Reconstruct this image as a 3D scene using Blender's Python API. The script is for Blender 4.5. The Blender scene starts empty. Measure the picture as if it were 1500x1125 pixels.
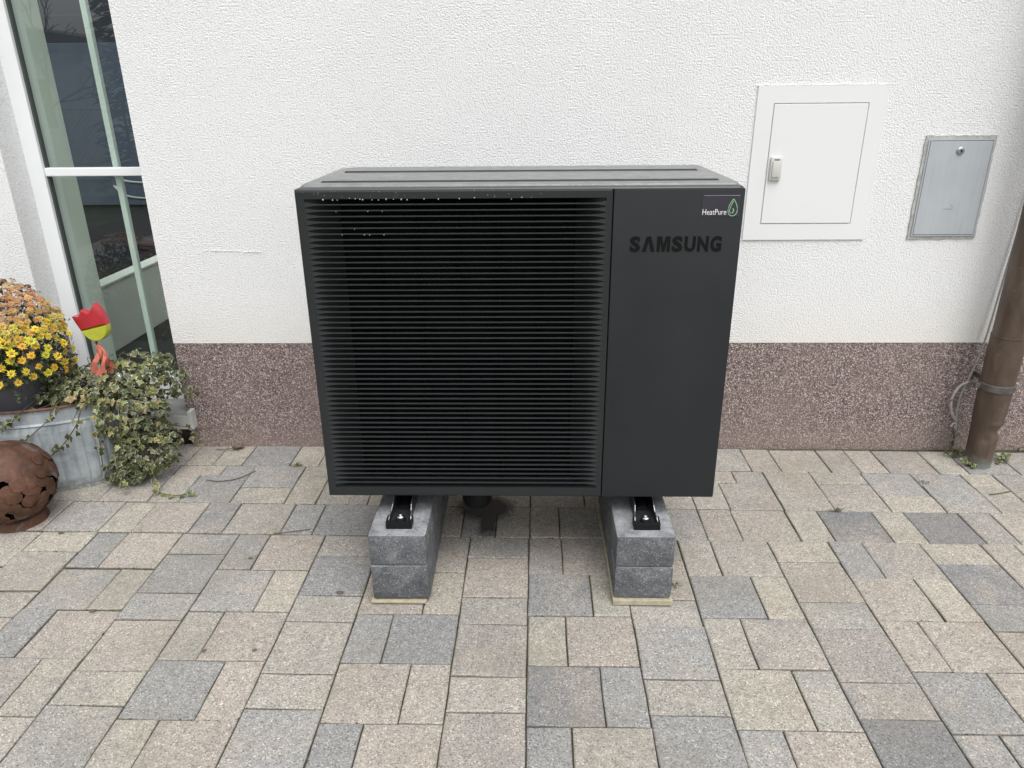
import bpy, bmesh, math, random
from mathutils import Vector, Matrix, Quaternion

random.seed(7)
scene = bpy.context.scene
col = scene.collection
R = math.radians

# ------------------------------------------------------------------ camera
cam_d = bpy.data.cameras.new('camera')
cam = bpy.data.objects.new('camera', cam_d)
col.objects.link(cam)
scene.camera = cam
cam_d.sensor_width = 36.0
cam_d.lens = 25.62
cam_d.clip_start = 0.05
cam_d.clip_end = 600.0
PITCH, YAW, ROLL = R(21.776), R(-1.524), R(-0.543)
CAM = Vector((0.0, -2.8584, 1.4398))
_F = Vector((math.sin(YAW) * math.cos(PITCH), math.cos(YAW) * math.cos(PITCH), -math.sin(PITCH)))
_R = Vector((math.cos(YAW), -math.sin(YAW), 0.0))
_U = _R.cross(_F)
_R2 = math.cos(ROLL) * _R + math.sin(ROLL) * _U
_U2 = -math.sin(ROLL) * _R + math.cos(ROLL) * _U
_m = Matrix((_R2, _U2, -_F)).transposed().to_4x4()
_m.translation = CAM
cam.matrix_world = _m

# ------------------------------------------------------------------ sky, sun, exposure
SUN_EL, SUN_AZ = R(62), R(158)        # azimuth measured clockwise from +Y
world = bpy.data.worlds.new('World')
scene.world = world
world.use_nodes = True
wt = world.node_tree
wt.nodes.clear()
w_out = wt.nodes.new('ShaderNodeOutputWorld')
w_bg = wt.nodes.new('ShaderNodeBackground')
w_sky = wt.nodes.new('ShaderNodeTexSky')
w_sky.sky_type = 'NISHITA'
w_sky.sun_disc = False
w_sky.sun_elevation = SUN_EL
w_sky.sun_rotation = SUN_AZ
w_sky.air_density = 1.0
w_sky.dust_density = 4.0
w_hsv = wt.nodes.new('ShaderNodeHueSaturation')   # cloud cover greys the sky
w_hsv.inputs['Saturation'].default_value = 0.13
wt.links.new(w_sky.outputs[0], w_hsv.inputs['Color'])
wt.links.new(w_hsv.outputs[0], w_bg.inputs['Color'])
w_bg.inputs['Strength'].default_value = 0.15
wt.links.new(w_bg.outputs[0], w_out.inputs['Surface'])

sun_d = bpy.data.lights.new('sun', 'SUN')
sun_d.energy = 1.2
sun_d.angle = R(50)
sun_d.color = (1.0, 0.985, 0.97)
sun = bpy.data.objects.new('sun', sun_d)
col.objects.link(sun)
_sd = Vector((math.sin(SUN_AZ) * math.cos(SUN_EL), math.cos(SUN_AZ) * math.cos(SUN_EL), math.sin(SUN_EL)))
sun.rotation_euler = _sd.to_track_quat('Z', 'Y').to_euler()
sun.location = (0, -4, 6)

vs = scene.view_settings
vs.view_transform = 'Standard'
vs.look = 'None'
vs.exposure = 0.50
vs.gamma = 1.0
vs.use_curve_mapping = False

# ------------------------------------------------------------------ helpers
def tag(o, label=None, cat=None, group=None, kind=None):
    if label: o['label'] = label
    if cat: o['category'] = cat
    if group: o['group'] = group
    if kind: o['kind'] = kind
    return o

def empty(name, loc=(0, 0, 0), label=None, cat=None, group=None):
    o = bpy.data.objects.new(name, None)
    col.objects.link(o)
    o.location = loc
    o.empty_display_size = 0.1
    return tag(o, label, cat, group)

class MB:
    """collects geometry for one mesh object"""
    def __init__(s):
        s.v, s.f, s.a = [], [], []
    def add(s, vs_, fs_, att=None):
        n = len(s.v)
        s.v += [tuple(x) for x in vs_]
        s.f += [tuple(i + n for i in f) for f in fs_]
        s.a += list(att) if att is not None else [0.0] * len(vs_)
    def box(s, x0, x1, y0, y1, z0, z1, b=0.0, m=None):
        if b <= 0:
            vv = [(x0, y0, z0), (x1, y0, z0), (x1, y1, z0), (x0, y1, z0), (x0, y0, z1), (x1, y0, z1), (x1, y1, z1), (x0, y1, z1)]
            ff = [(0, 3, 2, 1), (4, 5, 6, 7), (0, 1, 5, 4), (1, 2, 6, 5), (2, 3, 7, 6), (3, 0, 4, 7)]
        else:
            bm = bmesh.new()
            bmesh.ops.create_cube(bm, size=1.0)
            for q in bm.verts:
                q.co = Vector(((x0 + x1) / 2 + q.co.x * (x1 - x0), (y0 + y1) / 2 + q.co.y * (y1 - y0), (z0 + z1) / 2 + q.co.z * (z1 - z0)))
            bmesh.ops.bevel(bm, geom=list(bm.edges), offset=b, segments=2, profile=0.6, affect='EDGES')
            bm.verts.ensure_lookup_table()
            vv = [q.co.copy() for q in bm.verts]
            ff = [[q.index for q in f.verts] for f in bm.faces]
            bm.free()
        if m is not None: vv = [m @ Vector(q) for q in vv]
        s.add(vv, ff)
    def prism(s, pts, z0, z1, axis='z'):
        n = len(pts)
        def P(p, h):
            return (p[0], p[1], h) if axis == 'z' else ((p[0], h, p[1]) if axis == 'y' else (h, p[0], p[1]))
        vv = [P(p, z0) for p in pts] + [P(p, z1) for p in pts]
        ff = [tuple(range(n - 1, -1, -1)), tuple(range(n, 2 * n))] + [(i, (i + 1) % n, n + (i + 1) % n, n + i) for i in range(n)]
        s.add(vv, ff)
    def ring(s, o, i, y0, y1):
        """rectangular frame in the XZ plane, o/i = (x0,x1,z0,z1), y0 front"""
        def q(r, y): return [(r[0], y, r[2]), (r[1], y, r[2]), (r[1], y, r[3]), (r[0], y, r[3])]
        vv = q(o, y0) + q(i, y0) + q(o, y1) + q(i, y1)
        ff = []
        for k in range(4):
            l = (k + 1) % 4
            ff += [(k, l, 4 + l, 4 + k), (8 + l, 8 + k, 12 + k, 12 + l), (l, k, 8 + k, 8 + l), (4 + k, 4 + l, 12 + l, 12 + k)]
        s.add(vv, ff)
    def lathe(s, prof, n=32, c=(0, 0, 0), caps=True):
        vv, ff = [], []
        for (r, z) in prof:
            for k in range(n):
                t = 2 * math.pi * k / n
                vv.append((c[0] + r * math.cos(t), c[1] + r * math.sin(t), c[2] + z))
        m = len(prof)
        for j in range(m - 1):
            for k in range(n):
                l = (k + 1) % n
                ff.append((j * n + k, j * n + l, (j + 1) * n + l, (j + 1) * n + k))
        if caps:
            ff.append(tuple(range(n - 1, -1, -1)))
            ff.append(tuple((m - 1) * n + k for k in range(n)))
        s.add(vv, ff)
    def tube(s, pts, r, n=8):
        pts = [Vector(p) for p in pts]
        rr = r if isinstance(r, (list, tuple)) else [r] * len(pts)
        vv, ff = [], []
        t0 = (pts[1] - pts[0]).normalized()
        up = Vector((0, 0, 1)) if abs(t0.z) < 0.9 else Vector((1, 0, 0))
        for i, p in enumerate(pts):
            t = (pts[min(i + 1, len(pts) - 1)] - pts[max(i - 1, 0)]).normalized()
            a = t.cross(up)
            if a.length < 1e-4: a = t.orthogonal()
            a.normalize()
            b = a.cross(t)
            for k in range(n):
                w = 2 * math.pi * k / n
                vv.append(p + rr[i] * (math.cos(w) * a + math.sin(w) * b))
        for i in range(len(pts) - 1):
            for k in range(n):
                l = (k + 1) % n
                ff.append((i * n + k, i * n + l, (i + 1) * n + l, (i + 1) * n + k))
        ff.append(tuple(range(n - 1, -1, -1)))
        ff.append(tuple((len(pts) - 1) * n + k for k in range(n)))
        s.add(vv, ff)
    def mesh(s, name, mat, smooth=False):
        me = bpy.data.meshes.new(name)
        me.from_pydata(s.v, [], s.f)
        if any(s.a):
            at = me.attributes.new('rim', 'FLOAT', 'POINT')
            at.data.foreach_set('value', s.a)
        if mat: me.materials.append(mat)
        bm = bmesh.new()
        bm.from_mesh(me)
        bmesh.ops.recalc_face_normals(bm, faces=bm.faces)
        bm.to_mesh(me)
        bm.free()
        if smooth:
            me.polygons.foreach_set('use_smooth', [True] * len(me.polygons))
        return me
    def build(s, name, mat, parent=None, smooth=False, loc=(0, 0, 0)):
        me = s.mesh(name, mat, smooth if smooth is True else False)
        o = bpy.data.objects.new(name, me)
        col.objects.link(o)
        o.location = loc
        if parent is not None: o.parent = parent
        if smooth and smooth is not True:       # smooth by angle
            me.polygons.foreach_set('use_smooth', [True] * len(me.polygons))
            me.set_sharp_from_angle(angle=R(smooth))
        return o

def inst(name, me, parent=None, loc=(0, 0, 0), rot=None, scale=None, color=None):
    o = bpy.data.objects.new(name, me)
    col.objects.link(o)
    o.location = loc
    if rot is not None:
        if isinstance(rot, Quaternion):
            o.rotation_mode = 'QUATERNION'; o.rotation_quaternion = rot
        else: o.rotation_euler = rot
    if scale is not None: o.scale = (scale,) * 3 if isinstance(scale, (int, float)) else scale
    if parent is not None: o.parent = parent
    if color is not None: o.color = (*color, 1.0)
    return o

def spline(pts, n=6):
    pts = [Vector(p) for p in pts]
    P = [2 * pts[0] - pts[1]] + pts + [2 * pts[-1] - pts[-2]]
    out = []
    for i in range(1, len(P) - 2):
        for k in range(n):
            t = k / n
            a, b, c, d = P[i - 1], P[i], P[i + 1], P[i + 2]
            out.append(0.5 * ((2 * b) + (c - a) * t + (2 * a - 5 * b + 4 * c - d) * t * t + (3 * b - a - 3 * c + d) * t ** 3))
    out.append(pts[-1])
    return out

# ------------------------------------------------------------------ materials
class NT:
    def __init__(s, name):
        s.m = bpy.data.materials.new(name)
        s.m.use_nodes = True
        s.t = s.m.node_tree
        s.b = s.t.nodes['Principled BSDF']
    def n(s, typ, **kw):
        x = s.t.nodes.new(typ)
        for k, v in kw.items():
            if k.startswith('i_'):
                x.inputs[k[2:].replace('_', ' ')].default_value = v
            else: setattr(x, k, v)
        return x
    def l(s, a, b): s.t.links.new(a, b)
    def coords(s, kind='Object', scale=None):
        c = s.n('ShaderNodeTexCoord')
        return c.outputs[kind]
    def pos(s):
        return s.n('ShaderNodeNewGeometry').outputs['Position']
    def noise(s, vec, scale, detail=3.0, rough=0.55, dist=0.0):
        x = s.n('ShaderNodeTexNoise')
        x.inputs['Scale'].default_value = scale
        x.inputs['Detail'].default_value = detail
        x.inputs['Roughness'].default_value = rough
        x.inputs['Distortion'].default_value = dist
        s.l(vec, x.inputs['Vector'])
        return x.outputs['Fac']
    def ramp(s, fac, stops, interp='LINEAR'):
        x = s.n('ShaderNodeValToRGB')
        x.color_ramp.interpolation = interp
        e = x.color_ramp.elements
        while len(e) > 1: e.remove(e[0])
        for i, (p, c) in enumerate(stops):
            k = e[0] if i == 0 else e.new(p)
            k.position = p
            k.color = (*c, 1.0) if isinstance(c, (tuple, list)) else (c, c, c, 1.0)
        s.l(fac, x.inputs['Fac'])
        return x.outputs['Color']
    def mix(s, fac, a, b, mode='MIX'):
        x = s.n('ShaderNodeMix', data_type='RGBA', blend_type=mode)
        for sock, v in ((x.inputs[0], fac), (x.inputs[6], a), (x.inputs[7], b)):
            if isinstance(v, (int, float)): sock.default_value = v
            elif isinstance(v, (tuple, list)): sock.default_value = (*v, 1.0)
            else: s.l(v, sock)
        return x.outputs[2]
    def math(s, op, a, b=0.0, clamp=False):
        x = s.n('ShaderNodeMath', operation=op, use_clamp=clamp)
        for sock, v in ((x.inputs[0], a), (x.inputs[1], b)):
            if isinstance(v, (int, float)): sock.default_value = v
            else: s.l(v, sock)
        return x.outputs[0]
    def bump(s, h, strength=0.5, dist=0.002, prev=None):
        x = s.n('ShaderNodeBump')
        x.inputs['Strength'].default_value = strength
        x.inputs['Distance'].default_value = dist
        s.l(h, x.inputs['Height'])
        if prev is not None: s.l(prev, x.inputs['Normal'])
        return x.outputs['Normal']
    def out(s, color=None, rough=None, normal=None, metal=None, spec=None):
        for nm, v in (('Base Color', color), ('Roughness', rough), ('Normal', normal), ('Metallic', metal), ('Specular IOR Level', spec)):
            if v is None: continue
            sk = s.b.inputs[nm]
            if isinstance(v, (int, float)): sk.default_value = v
            elif isinstance(v, (tuple, list)): sk.default_value = (*v, 1.0)
            else: s.l(v, sk)
        return s.m

def plain(name, c, rough=0.5, metal=0.0, var=0.12, scale=20.0, bump=0.0, bscale=200.0, spec=None):
    t = NT(name)
    p = t.coords()
    n = t.noise(p, scale, 4)
    lo = tuple(x * (1 - var) for x in c); hi = tuple(min(1, x * (1 + var)) for x in c)
    nrm = t.bump(t.noise(p, bscale, 2), 0.4, bump) if bump else None
    return t.out(t.ramp(n, [(0.3, lo), (0.7, hi)]), rough, nrm, metal, spec)

M = {}
def mats():
    # white render (stucco)
    t = NT('white_render'); p = t.pos()
    h1 = t.noise(p, 165, 2.5, 0.55, 0.25)
    h2 = t.noise(p, 300, 2.0, 0.6)
    h = t.math('ADD', t.math('MULTIPLY', t.ramp(h1, [(0.36, 0.0), (0.62, 1.0)]), 0.75), t.math('MULTIPLY', h2, 0.4))
    big = t.noise(p, 1.3, 4)
    c = t.mix(t.ramp(big, [(0.4, 0.0), (0.75, 1.0)]), (0.81, 0.815, 0.82), (0.775, 0.778, 0.775))
    grit = t.ramp(h1, [(0.30, (0.80, 0.80, 0.79)), (0.48, (1, 1, 1))])
    c = t.mix(1.0, c, grit, 'MULTIPLY')
    # patchy yellowish tint low down
    sx = t.n('ShaderNodeSeparateXYZ'); t.l(p, sx.inputs[0])
    zn = t.math('ADD', sx.outputs[2], t.math('MULTIPLY', t.noise(p, 5, 4), 0.22))
    low = t.ramp(zn, [(0.56, 1.0), (0.78, 0.0)])
    c = t.mix(t.math('MULTIPLY', low, 0.45), c, (0.76, 0.72, 0.62))
    M['render'] = t.out(c, 0.92, t.bump(h, 0.85, 0.0026), spec=0.2)
    # plinth: coloured stone plaster
    t = NT('mosaic_plaster'); p = t.pos()
    v = t.n('ShaderNodeTexVoronoi'); v.inputs['Scale'].default_value = 260; t.l(p, v.inputs['Vector'])
    sp = t.n('ShaderNodeSeparateColor'); t.l(v.outputs['Color'], sp.inputs[0])
    c = t.ramp(sp.outputs[0], [(0.0, (0.085, 0.056, 0.053)), (0.22, (0.145, 0.10, 0.095)), (0.42, (0.215, 0.16, 0.15)), (0.62, (0.29, 0.23, 0.215)), (0.8, (0.42, 0.355, 0.325)), (0.94, (0.62, 0.56, 0.52))], 'CONSTANT')
    big = t.noise(p, 3.0, 4)
    c = t.mix(t.ramp(big, [(0.42, 0.0), (0.7, 0.35)]), c, (0.27, 0.21, 0.19))
    nz = t.n('ShaderNodeSeparateXYZ'); t.l(p, nz.inputs[0])
    low = t.ramp(t.math('ADD', nz.outputs[2], t.math('MULTIPLY', big, 0.12)), [(0.08, 0.4), (0.2, 0.0)])
    c = t.mix(low, c, (0.30, 0.235, 0.20))
    M['mosaic'] = t.out(c, 0.55, t.bump(v.outputs['Distance'], 0.8, 0.003))
    # concrete pavers, tinted by the object's colour
    t = NT('paver_concrete'); p = t.pos()
    oi = t.n('ShaderNodeObjectInfo')
    off = t.n('ShaderNodeVectorMath', operation='MULTIPLY_ADD')
    t.l(oi.outputs['Random'], off.inputs[0]); off.inputs[1].default_value = (37, 91, 13); t.l(p, off.inputs[2])
    n_big = t.noise(off.outputs[0], 5.5, 5, 0.6, 0.5)
    n_mid = t.noise(off.outputs[0], 45, 4, 0.6)
    c0 = oi.outputs['Color']
    alt = t.mix(0.5, c0, t.mix(t.ramp(oi.outputs['Random'], [(0.35, 0.0), (0.36, 1.0)], 'CONSTANT'), (0.24, 0.239, 0.238), (0.40, 0.353, 0.30)))
    c = t.mix(t.ramp(n_big, [(0.44, 0.0), (0.64, 0.95)]), c0, alt)
    c = t.mix(0.55, c, t.ramp(n_mid, [(0.3, (0.74, 0.74, 0.74)), (0.7, (1.16, 1.15, 1.13))]), 'MULTIPLY')
    vz = t.n('ShaderNodeTexVoronoi'); vz.inputs['Scale'].default_value = 330; t.l(p, vz.inputs['Vector'])
    sp = t.n('ShaderNodeSeparateColor'); t.l(vz.outputs['Color'], sp.inputs[0])
    c = t.mix(0.9, c, t.ramp(sp.outputs[0], [(0.0, 0.45), (0.10, 0.72), (0.3, 0.92), (0.7, 1.05), (0.88, 1.3), (0.97, 1.75)], 'CONSTANT'), 'MULTIPLY')
    stain = t.noise(p, 2.6, 5, 0.6, 0.3)
    c = t.mix(t.ramp(stain, [(0.50, 0.0), (0.72, 0.42)]), c, (0.20, 0.178, 0.138))
    h = t.math('ADD', t.math('MULTIPLY', sp.outputs[1], 0.5), n_mid)
    M['paver'] = t.out(c, 0.9, t.bump(h, 0.6, 0.0016), spec=0.25)
    # joint sand
    t = NT('joint_sand'); p = t.pos()
    c = t.ramp(t.noise(p, 11, 6, 0.7), [(0.36, (0.028, 0.024, 0.019)), (0.5, (0.055, 0.048, 0.035)), (0.6, (0.055, 0.062, 0.024)), (0.75, (0.15, 0.135, 0.10))])
    M['sand'] = t.out(c, 0.95, t.bump(t.noise(p, 160, 3), 0.8, 0.004))
    M['moss'] = plain('moss_green', (0.075, 0.088, 0.03), 0.95, var=0.5, scale=40, bump=0.003)
    # unit housing
    t = NT('dark_grey_coated_metal'); p = t.coords()
    n = t.noise(p, 4, 5, 0.65)
    fine = t.noise(p, 900, 1)
    c = t.ramp(n, [(0.25, (0.0175, 0.0195, 0.0215)), (0.75, (0.0235, 0.0258, 0.028))])
    M['housing'] = t.out(c, t.ramp(n, [(0.3, 0.44), (0.7, 0.60)]), t.bump(fine, 0.10, 0.0005), spec=0.28)
    t = NT('dark_grey_plastic'); p = t.coords()
    n = t.noise(p, 8, 4)
    M['plastic'] = t.out(t.ramp(n, [(0.3, (0.0150, 0.0168, 0.0182)), (0.7, (0.0180, 0.0198, 0.0212))]), 0.5, t.bump(t.noise(p, 700, 1), 0.12, 0.0005), spec=0.4)
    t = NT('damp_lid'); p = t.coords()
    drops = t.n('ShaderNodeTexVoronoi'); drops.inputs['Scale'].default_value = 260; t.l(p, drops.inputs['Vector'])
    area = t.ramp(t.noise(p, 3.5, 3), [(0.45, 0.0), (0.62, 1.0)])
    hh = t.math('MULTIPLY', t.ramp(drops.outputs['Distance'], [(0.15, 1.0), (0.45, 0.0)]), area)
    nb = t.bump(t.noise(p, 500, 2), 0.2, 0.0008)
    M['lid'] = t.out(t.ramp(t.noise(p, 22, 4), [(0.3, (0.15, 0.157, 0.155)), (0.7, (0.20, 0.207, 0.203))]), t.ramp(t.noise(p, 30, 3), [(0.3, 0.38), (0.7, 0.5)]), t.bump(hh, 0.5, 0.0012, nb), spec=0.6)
    M['black'] = plain('inside_shade_black', (0.0022, 0.0024, 0.0026), 0.8, spec=0.05)  # near-black colour carries the shade of enclosed insides
    M['slat'] = plain('slat_plastic', (0.027, 0.0293, 0.0315), 0.42, var=0.08, spec=0.4)
    M['flange'] = plain('sky_lit_grey_edge', (0.055, 0.06, 0.064), 0.42, var=0.06, spec=0.5)  # lighter grey paints in the sky caught by the rounded top edge
    M['flank'] = plain('shade_darkened_plastic', (0.008, 0.0088, 0.0095), 0.6, spec=0.25)  # plastic darkened so the deep flanks carry their shade in the colour
    M['rib'] = plain('lid_rib_shade_grey', (0.055, 0.059, 0.06), 0.5, var=0.1)  # darker than the lid so the ribs read as shadow lines
    M['rubber'] = plain('black_rubber', (0.007, 0.007, 0.008), 0.6, bump=0.0006, spec=0.25)
    M['letter'] = plain('letter_black', (0.0045, 0.0048, 0.0052), 0.6, spec=0.16)
    M['galv'] = plain('galvanised_steel', (0.42, 0.43, 0.44), 0.38, 0.9, 0.2, 60, bump=0.0004)
    M['rail'] = plain('dark_zinc_rail', (0.055, 0.06, 0.066), 0.42, 0.6, 0.3, 40, bump=0.0004)
    M['rail_edge'] = M['rail']
    M['bolt'] = plain('bright_zinc', (0.62, 0.64, 0.65), 0.22, 1.0, 0.1, 30)
    M['sticker'] = plain('sticker_film', (0.045, 0.042, 0.056), 0.18, var=0.1)
    M['white_print'] = plain('white_print', (0.72, 0.72, 0.74), 0.4, var=0.03)
    M['green_print'] = plain('green_print', (0.22, 0.42, 0.24), 0.4, var=0.1)
    # concrete blocks
    t = NT('dark_concrete'); p0 = t.pos(); oi = t.n('ShaderNodeObjectInfo'); off = t.n('ShaderNodeVectorMath', operation='MULTIPLY_ADD'); t.l(oi.outputs['Random'], off.inputs[0]); off.inputs[1].default_value = (17, 9, 23); t.l(p0, off.inputs[2]); p = off.outputs[0]
    v = t.n('ShaderNodeTexVoronoi'); v.inputs['Scale'].default_value = 330; t.l(p, v.inputs['Vector'])
    sp = t.n('ShaderNodeSeparateColor'); t.l(v.outputs['Color'], sp.inputs[0])
    base = t.ramp(t.noise(p, 16, 6, 0.65, 0.6), [(0.3, (0.075, 0.079, 0.087)), (0.55, (0.125, 0.13, 0.138)), (0.75, (0.20, 0.205, 0.212))])
    c = t.mix(0.8, base, t.ramp(sp.outputs[0], [(0.0, 0.55), (0.15, 0.85), (0.6, 1.05), (0.85, 1.5), (0.96, 2.4)], 'CONSTANT'), 'MULTIPLY')
    eff = t.noise(p, 11, 7, 0.75, 0.25)
    c = t.mix(t.ramp(eff, [(0.54, 0.0), (0.70, 0.42)]), c, (0.30, 0.31, 0.32))
    nrm_z = t.n('ShaderNodeNewGeometry')
    szn = t.n('ShaderNodeSeparateXYZ'); t.l(nrm_z.outputs['Normal'], szn.inputs[0])
    # lime bloom lies on the top face and the worn arrises
    c = t.mix(t.math('MULTIPLY', t.ramp(szn.outputs[2], [(0.3, 0.0), (0.75, 1.0)]), t.ramp(t.noise(p, 30, 5, 0.7), [(0.35, 0.1), (0.65, 0.6)])), c, (0.40, 0.41, 0.425))
    M['block'] = t.out(c, 0.85, t.bump(t.math('ADD', t.noise(p, 60, 4), t.math('MULTIPLY', sp.outputs[1], 0.3)), 0.6, 0.002))
    M['pad'] = plain('buff_sandstone_pad', (0.36, 0.325, 0.235), 0.9, var=0.2, scale=60, bump=0.002)
    # meter boxes
    M['white_paint'] = plain('white_powder_coat', (0.74, 0.745, 0.75), 0.42, var=0.015, scale=4)
    M['offwhite'] = plain('offwhite_plastic', (0.56, 0.555, 0.53), 0.4, var=0.05)
    M['gap'] = plain('dark_gap', (0.02, 0.02, 0.02), 0.9)
    t = NT('brushed_grey_steel'); p = t.coords()
    mp = t.n('ShaderNodeMapping'); mp.inputs['Scale'].default_value = (90, 90, 5); t.l(p, mp.inputs['Vector'])
    n = t.noise(mp.outputs[0], 1.0, 6, 0.7)
    c = t.ramp(t.noise(p, 6, 4), [(0.3, (0.40, 0.43, 0.46)), (0.7, (0.46, 0.49, 0.52))])
    M['greysteel'] = t.out(t.mix(0.5, c, t.ramp(n, [(0.3, 0.88), (0.7, 1.1)]), 'MULTIPLY'), 0.45, None, 0.15)
    M['mortar'] = plain('rough_mortar', (0.40, 0.40, 0.38), 0.9, var=0.25, scale=60, bump=0.004, bscale=120)
    # window
    M['upvc'] = plain('white_upvc', (0.79, 0.81, 0.82), 0.28, var=0.02, scale=3)
    M['gasket'] = plain('dark_gasket', (0.05, 0.06, 0.055), 0.6)
    M['sill'] = plain('white_aluminium_sill', (0.50, 0.51, 0.50), 0.45, var=0.15, scale=12)
    M['sill_top'] = plain('dusty_grey_sill', (0.20, 0.20, 0.195), 0.7, var=0.3, scale=18)
    m = bpy.data.materials.new('window_glass'); m.use_nodes = True
    nt = m.node_tree; nt.nodes.clear()
    o = nt.nodes.new('ShaderNodeOutputMaterial'); mx = nt.nodes.new('ShaderNodeMixShader')
    tr = nt.nodes.new('ShaderNodeBsdfTransparent'); tr.inputs[0].default_value = (0.89, 0.94, 0.905, 1)
    gl = nt.nodes.new('ShaderNodeBsdfGlossy'); gl.inputs['Roughness'].default_value = 0.004
    fr = nt.nodes.new('ShaderNodeFresnel'); fr.inputs['IOR'].default_value = 2.1
    bk = nt.nodes.new('ShaderNodeNewGeometry'); sb_ = nt.nodes.new('ShaderNodeMath'); sb_.operation = 'SUBTRACT'; sb_.inputs[0].default_value = 1.0; nt.links.new(bk.outputs['Backfacing'], sb_.inputs[1]); ml = nt.nodes.new('ShaderNodeMath'); ml.operation = 'MULTIPLY'; nt.links.new(fr.outputs[0], ml.inputs[0]); nt.links.new(sb_.outputs[0], ml.inputs[1])
    nt.links.new(ml.outputs[0], mx.inputs[0]); nt.links.new(tr.outputs[0], mx.inputs[1]); nt.links.new(gl.outputs[0], mx.inputs[2])
    nt.links.new(mx.outputs[0], o.inputs['Surface'])
    M['glass'] = m
    M['room_wall'] = plain('room_plaster', (0.80, 0.82, 0.78), 0.8, var=0.04, scale=3)
    M['room_dark'] = plain('room_dark_blue', (0.022, 0.024, 0.036), 0.6, var=0.2, scale=2)
    M['room_floor'] = plain('room_dark_floor', (0.014, 0.013, 0.012), 0.5, var=0.3, scale=5)
    M['chrome'] = plain('chrome_tube', (0.75, 0.76, 0.77), 0.15, 1.0, 0.02)
    # copper pipe
    t = NT('weathered_copper'); p = t.coords()
    mp = t.n('ShaderNodeMapping'); mp.inputs['Scale'].default_value = (14, 14, 4); t.l(p, mp.inputs['Vector'])
    n = t.noise(mp.outputs[0], 1.0, 6, 0.65, 0.5)
    c = t.ramp(n, [(0.28, (0.062, 0.045, 0.036)), (0.5, (0.105, 0.075, 0.056)), (0.72, (0.155, 0.115, 0.085))])
    sx = t.n('ShaderNodeSeparateXYZ'); t.l(p, sx.inputs[0])
    zz = t.math('ADD', sx.outputs[2], t.math('MULTIPLY', t.noise(p, 26, 5, 0.7), 0.10))
    c = t.mix(t.ramp(zz, [(0.055, 0.7), (0.105, 0.0)]), c, (0.22, 0.28, 0.27))
    spots = t.noise(p, 90, 3, 0.7)
    c = t.mix(t.ramp(spots, [(0.62, 0.0), (0.72, 0.35)]), c, (0.26, 0.24, 0.2))
    M['copper'] = t.out(c, t.ramp(n, [(0.3, 0.38), (0.7, 0.55)]), t.bump(t.noise(p, 40, 4), 0.25, 0.002), 0.3)
    M['lead'] = plain('grey_collar_metal', (0.13, 0.12, 0.115), 0.5, 0.5, 0.3, 30)
    M['cable'] = plain('grey_cable', (0.36, 0.34, 0.32), 0.6, var=0.15, scale=40)
    # zinc tub
    t = NT('old_zinc'); p = t.coords()
    n1 = t.noise(p, 9, 6, 0.7, 0.8); n2 = t.noise(p, 40, 5, 0.7)
    mp = t.n('ShaderNodeMapping'); mp.inputs['Scale'].default_value = (60, 60, 6); t.l(p, mp.inputs['Vector'])
    n3 = t.noise(mp.outputs[0], 1.0, 5, 0.7)
    c = t.ramp(n1, [(0.25, (0.22, 0.25, 0.275)), (0.5, (0.38, 0.42, 0.445)), (0.75, (0.52, 0.55, 0.565))])
    c = t.mix(0.7, c, t.ramp(n3, [(0.3, 0.72), (0.7, 1.12)]), 'MULTIPLY')
    sx = t.n('ShaderNodeSeparateXYZ'); t.l(p, sx.inputs[0])
    rl = t.math('ADD', sx.outputs[2], t.math('MULTIPLY', n2, 0.30))
    rust = t.math('MULTIPLY', t.ramp(rl, [(0.10, 1.0), (0.24, 0.0)]), t.ramp(n2, [(0.42, 0.0), (0.58, 1.0)]))
    c = t.mix(rust, c, (0.10, 0.055, 0.035))
    M['zinc'] = t.out(c, t.ramp(n2, [(0.3, 0.5), (0.7, 0.75)]), t.bump(n2, 0.4, 0.002), 0.1)
    M['rim_rust'] = plain('rusty_rim', (0.13, 0.065, 0.045), 0.8, var=0.4, scale=40, bump=0.002)
    M['soil'] = plain('dark_soil', (0.035, 0.025, 0.018), 0.95, var=0.5, scale=60, bump=0.006)
    M['pot'] = plain('anthracite_pot', (0.085, 0.088, 0.102), 0.45, var=0.1, scale=8)
    # rust
    t = NT('rusted_steel'); p = t.pos()
    n1 = t.noise(p, 14, 6, 0.7, 0.6); n2 = t.noise(p, 90, 4, 0.7)
    c = t.ramp(n1, [(0.28, (0.035, 0.019, 0.012)), (0.48, (0.085, 0.040, 0.024)), (0.62, (0.13, 0.060, 0.036)), (0.8, (0.17, 0.092, 0.07))])
    c = t.mix(t.ramp(n2, [(0.62, 0.0), (0.75, 0.4)]), c, (0.27, 0.13, 0.07))
    c = t.mix(t.ramp(t.noise(p, 8, 4, 0.6, 0.3), [(0.60, 0.0), (0.68, 0.55)]), c, (0.21, 0.20, 0.215))
    M['rust'] = t.out(c, 0.68, t.bump(n2, 0.5, 0.0015), 0.25)
    # leaves
    t = NT('ivy_leaf'); oi = t.n('ShaderNodeObjectInfo')
    at = t.n('ShaderNodeAttribute', attribute_name='rim')
    p = t.pos()
    nn = t.noise(p, 70, 3)
    rim = t.math('ADD', at.outputs['Fac'], t.math('MULTIPLY', t.math('SUBTRACT', nn, 0.5), 0.9))
    c = t.mix(t.ramp(rim, [(0.86, 0.0), (1.06, 0.9)]), oi.outputs['Color'], (0.45, 0.43, 0.24))
    c = t.mix(0.8, c, t.ramp(t.noise(p, 35, 3), [(0.3, 0.6), (0.7, 1.35)]), 'MULTIPLY')
    M['leaf'] = t.out(c, 0.45, None)
    t = NT('dark_foliage'); p = t.pos()
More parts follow.
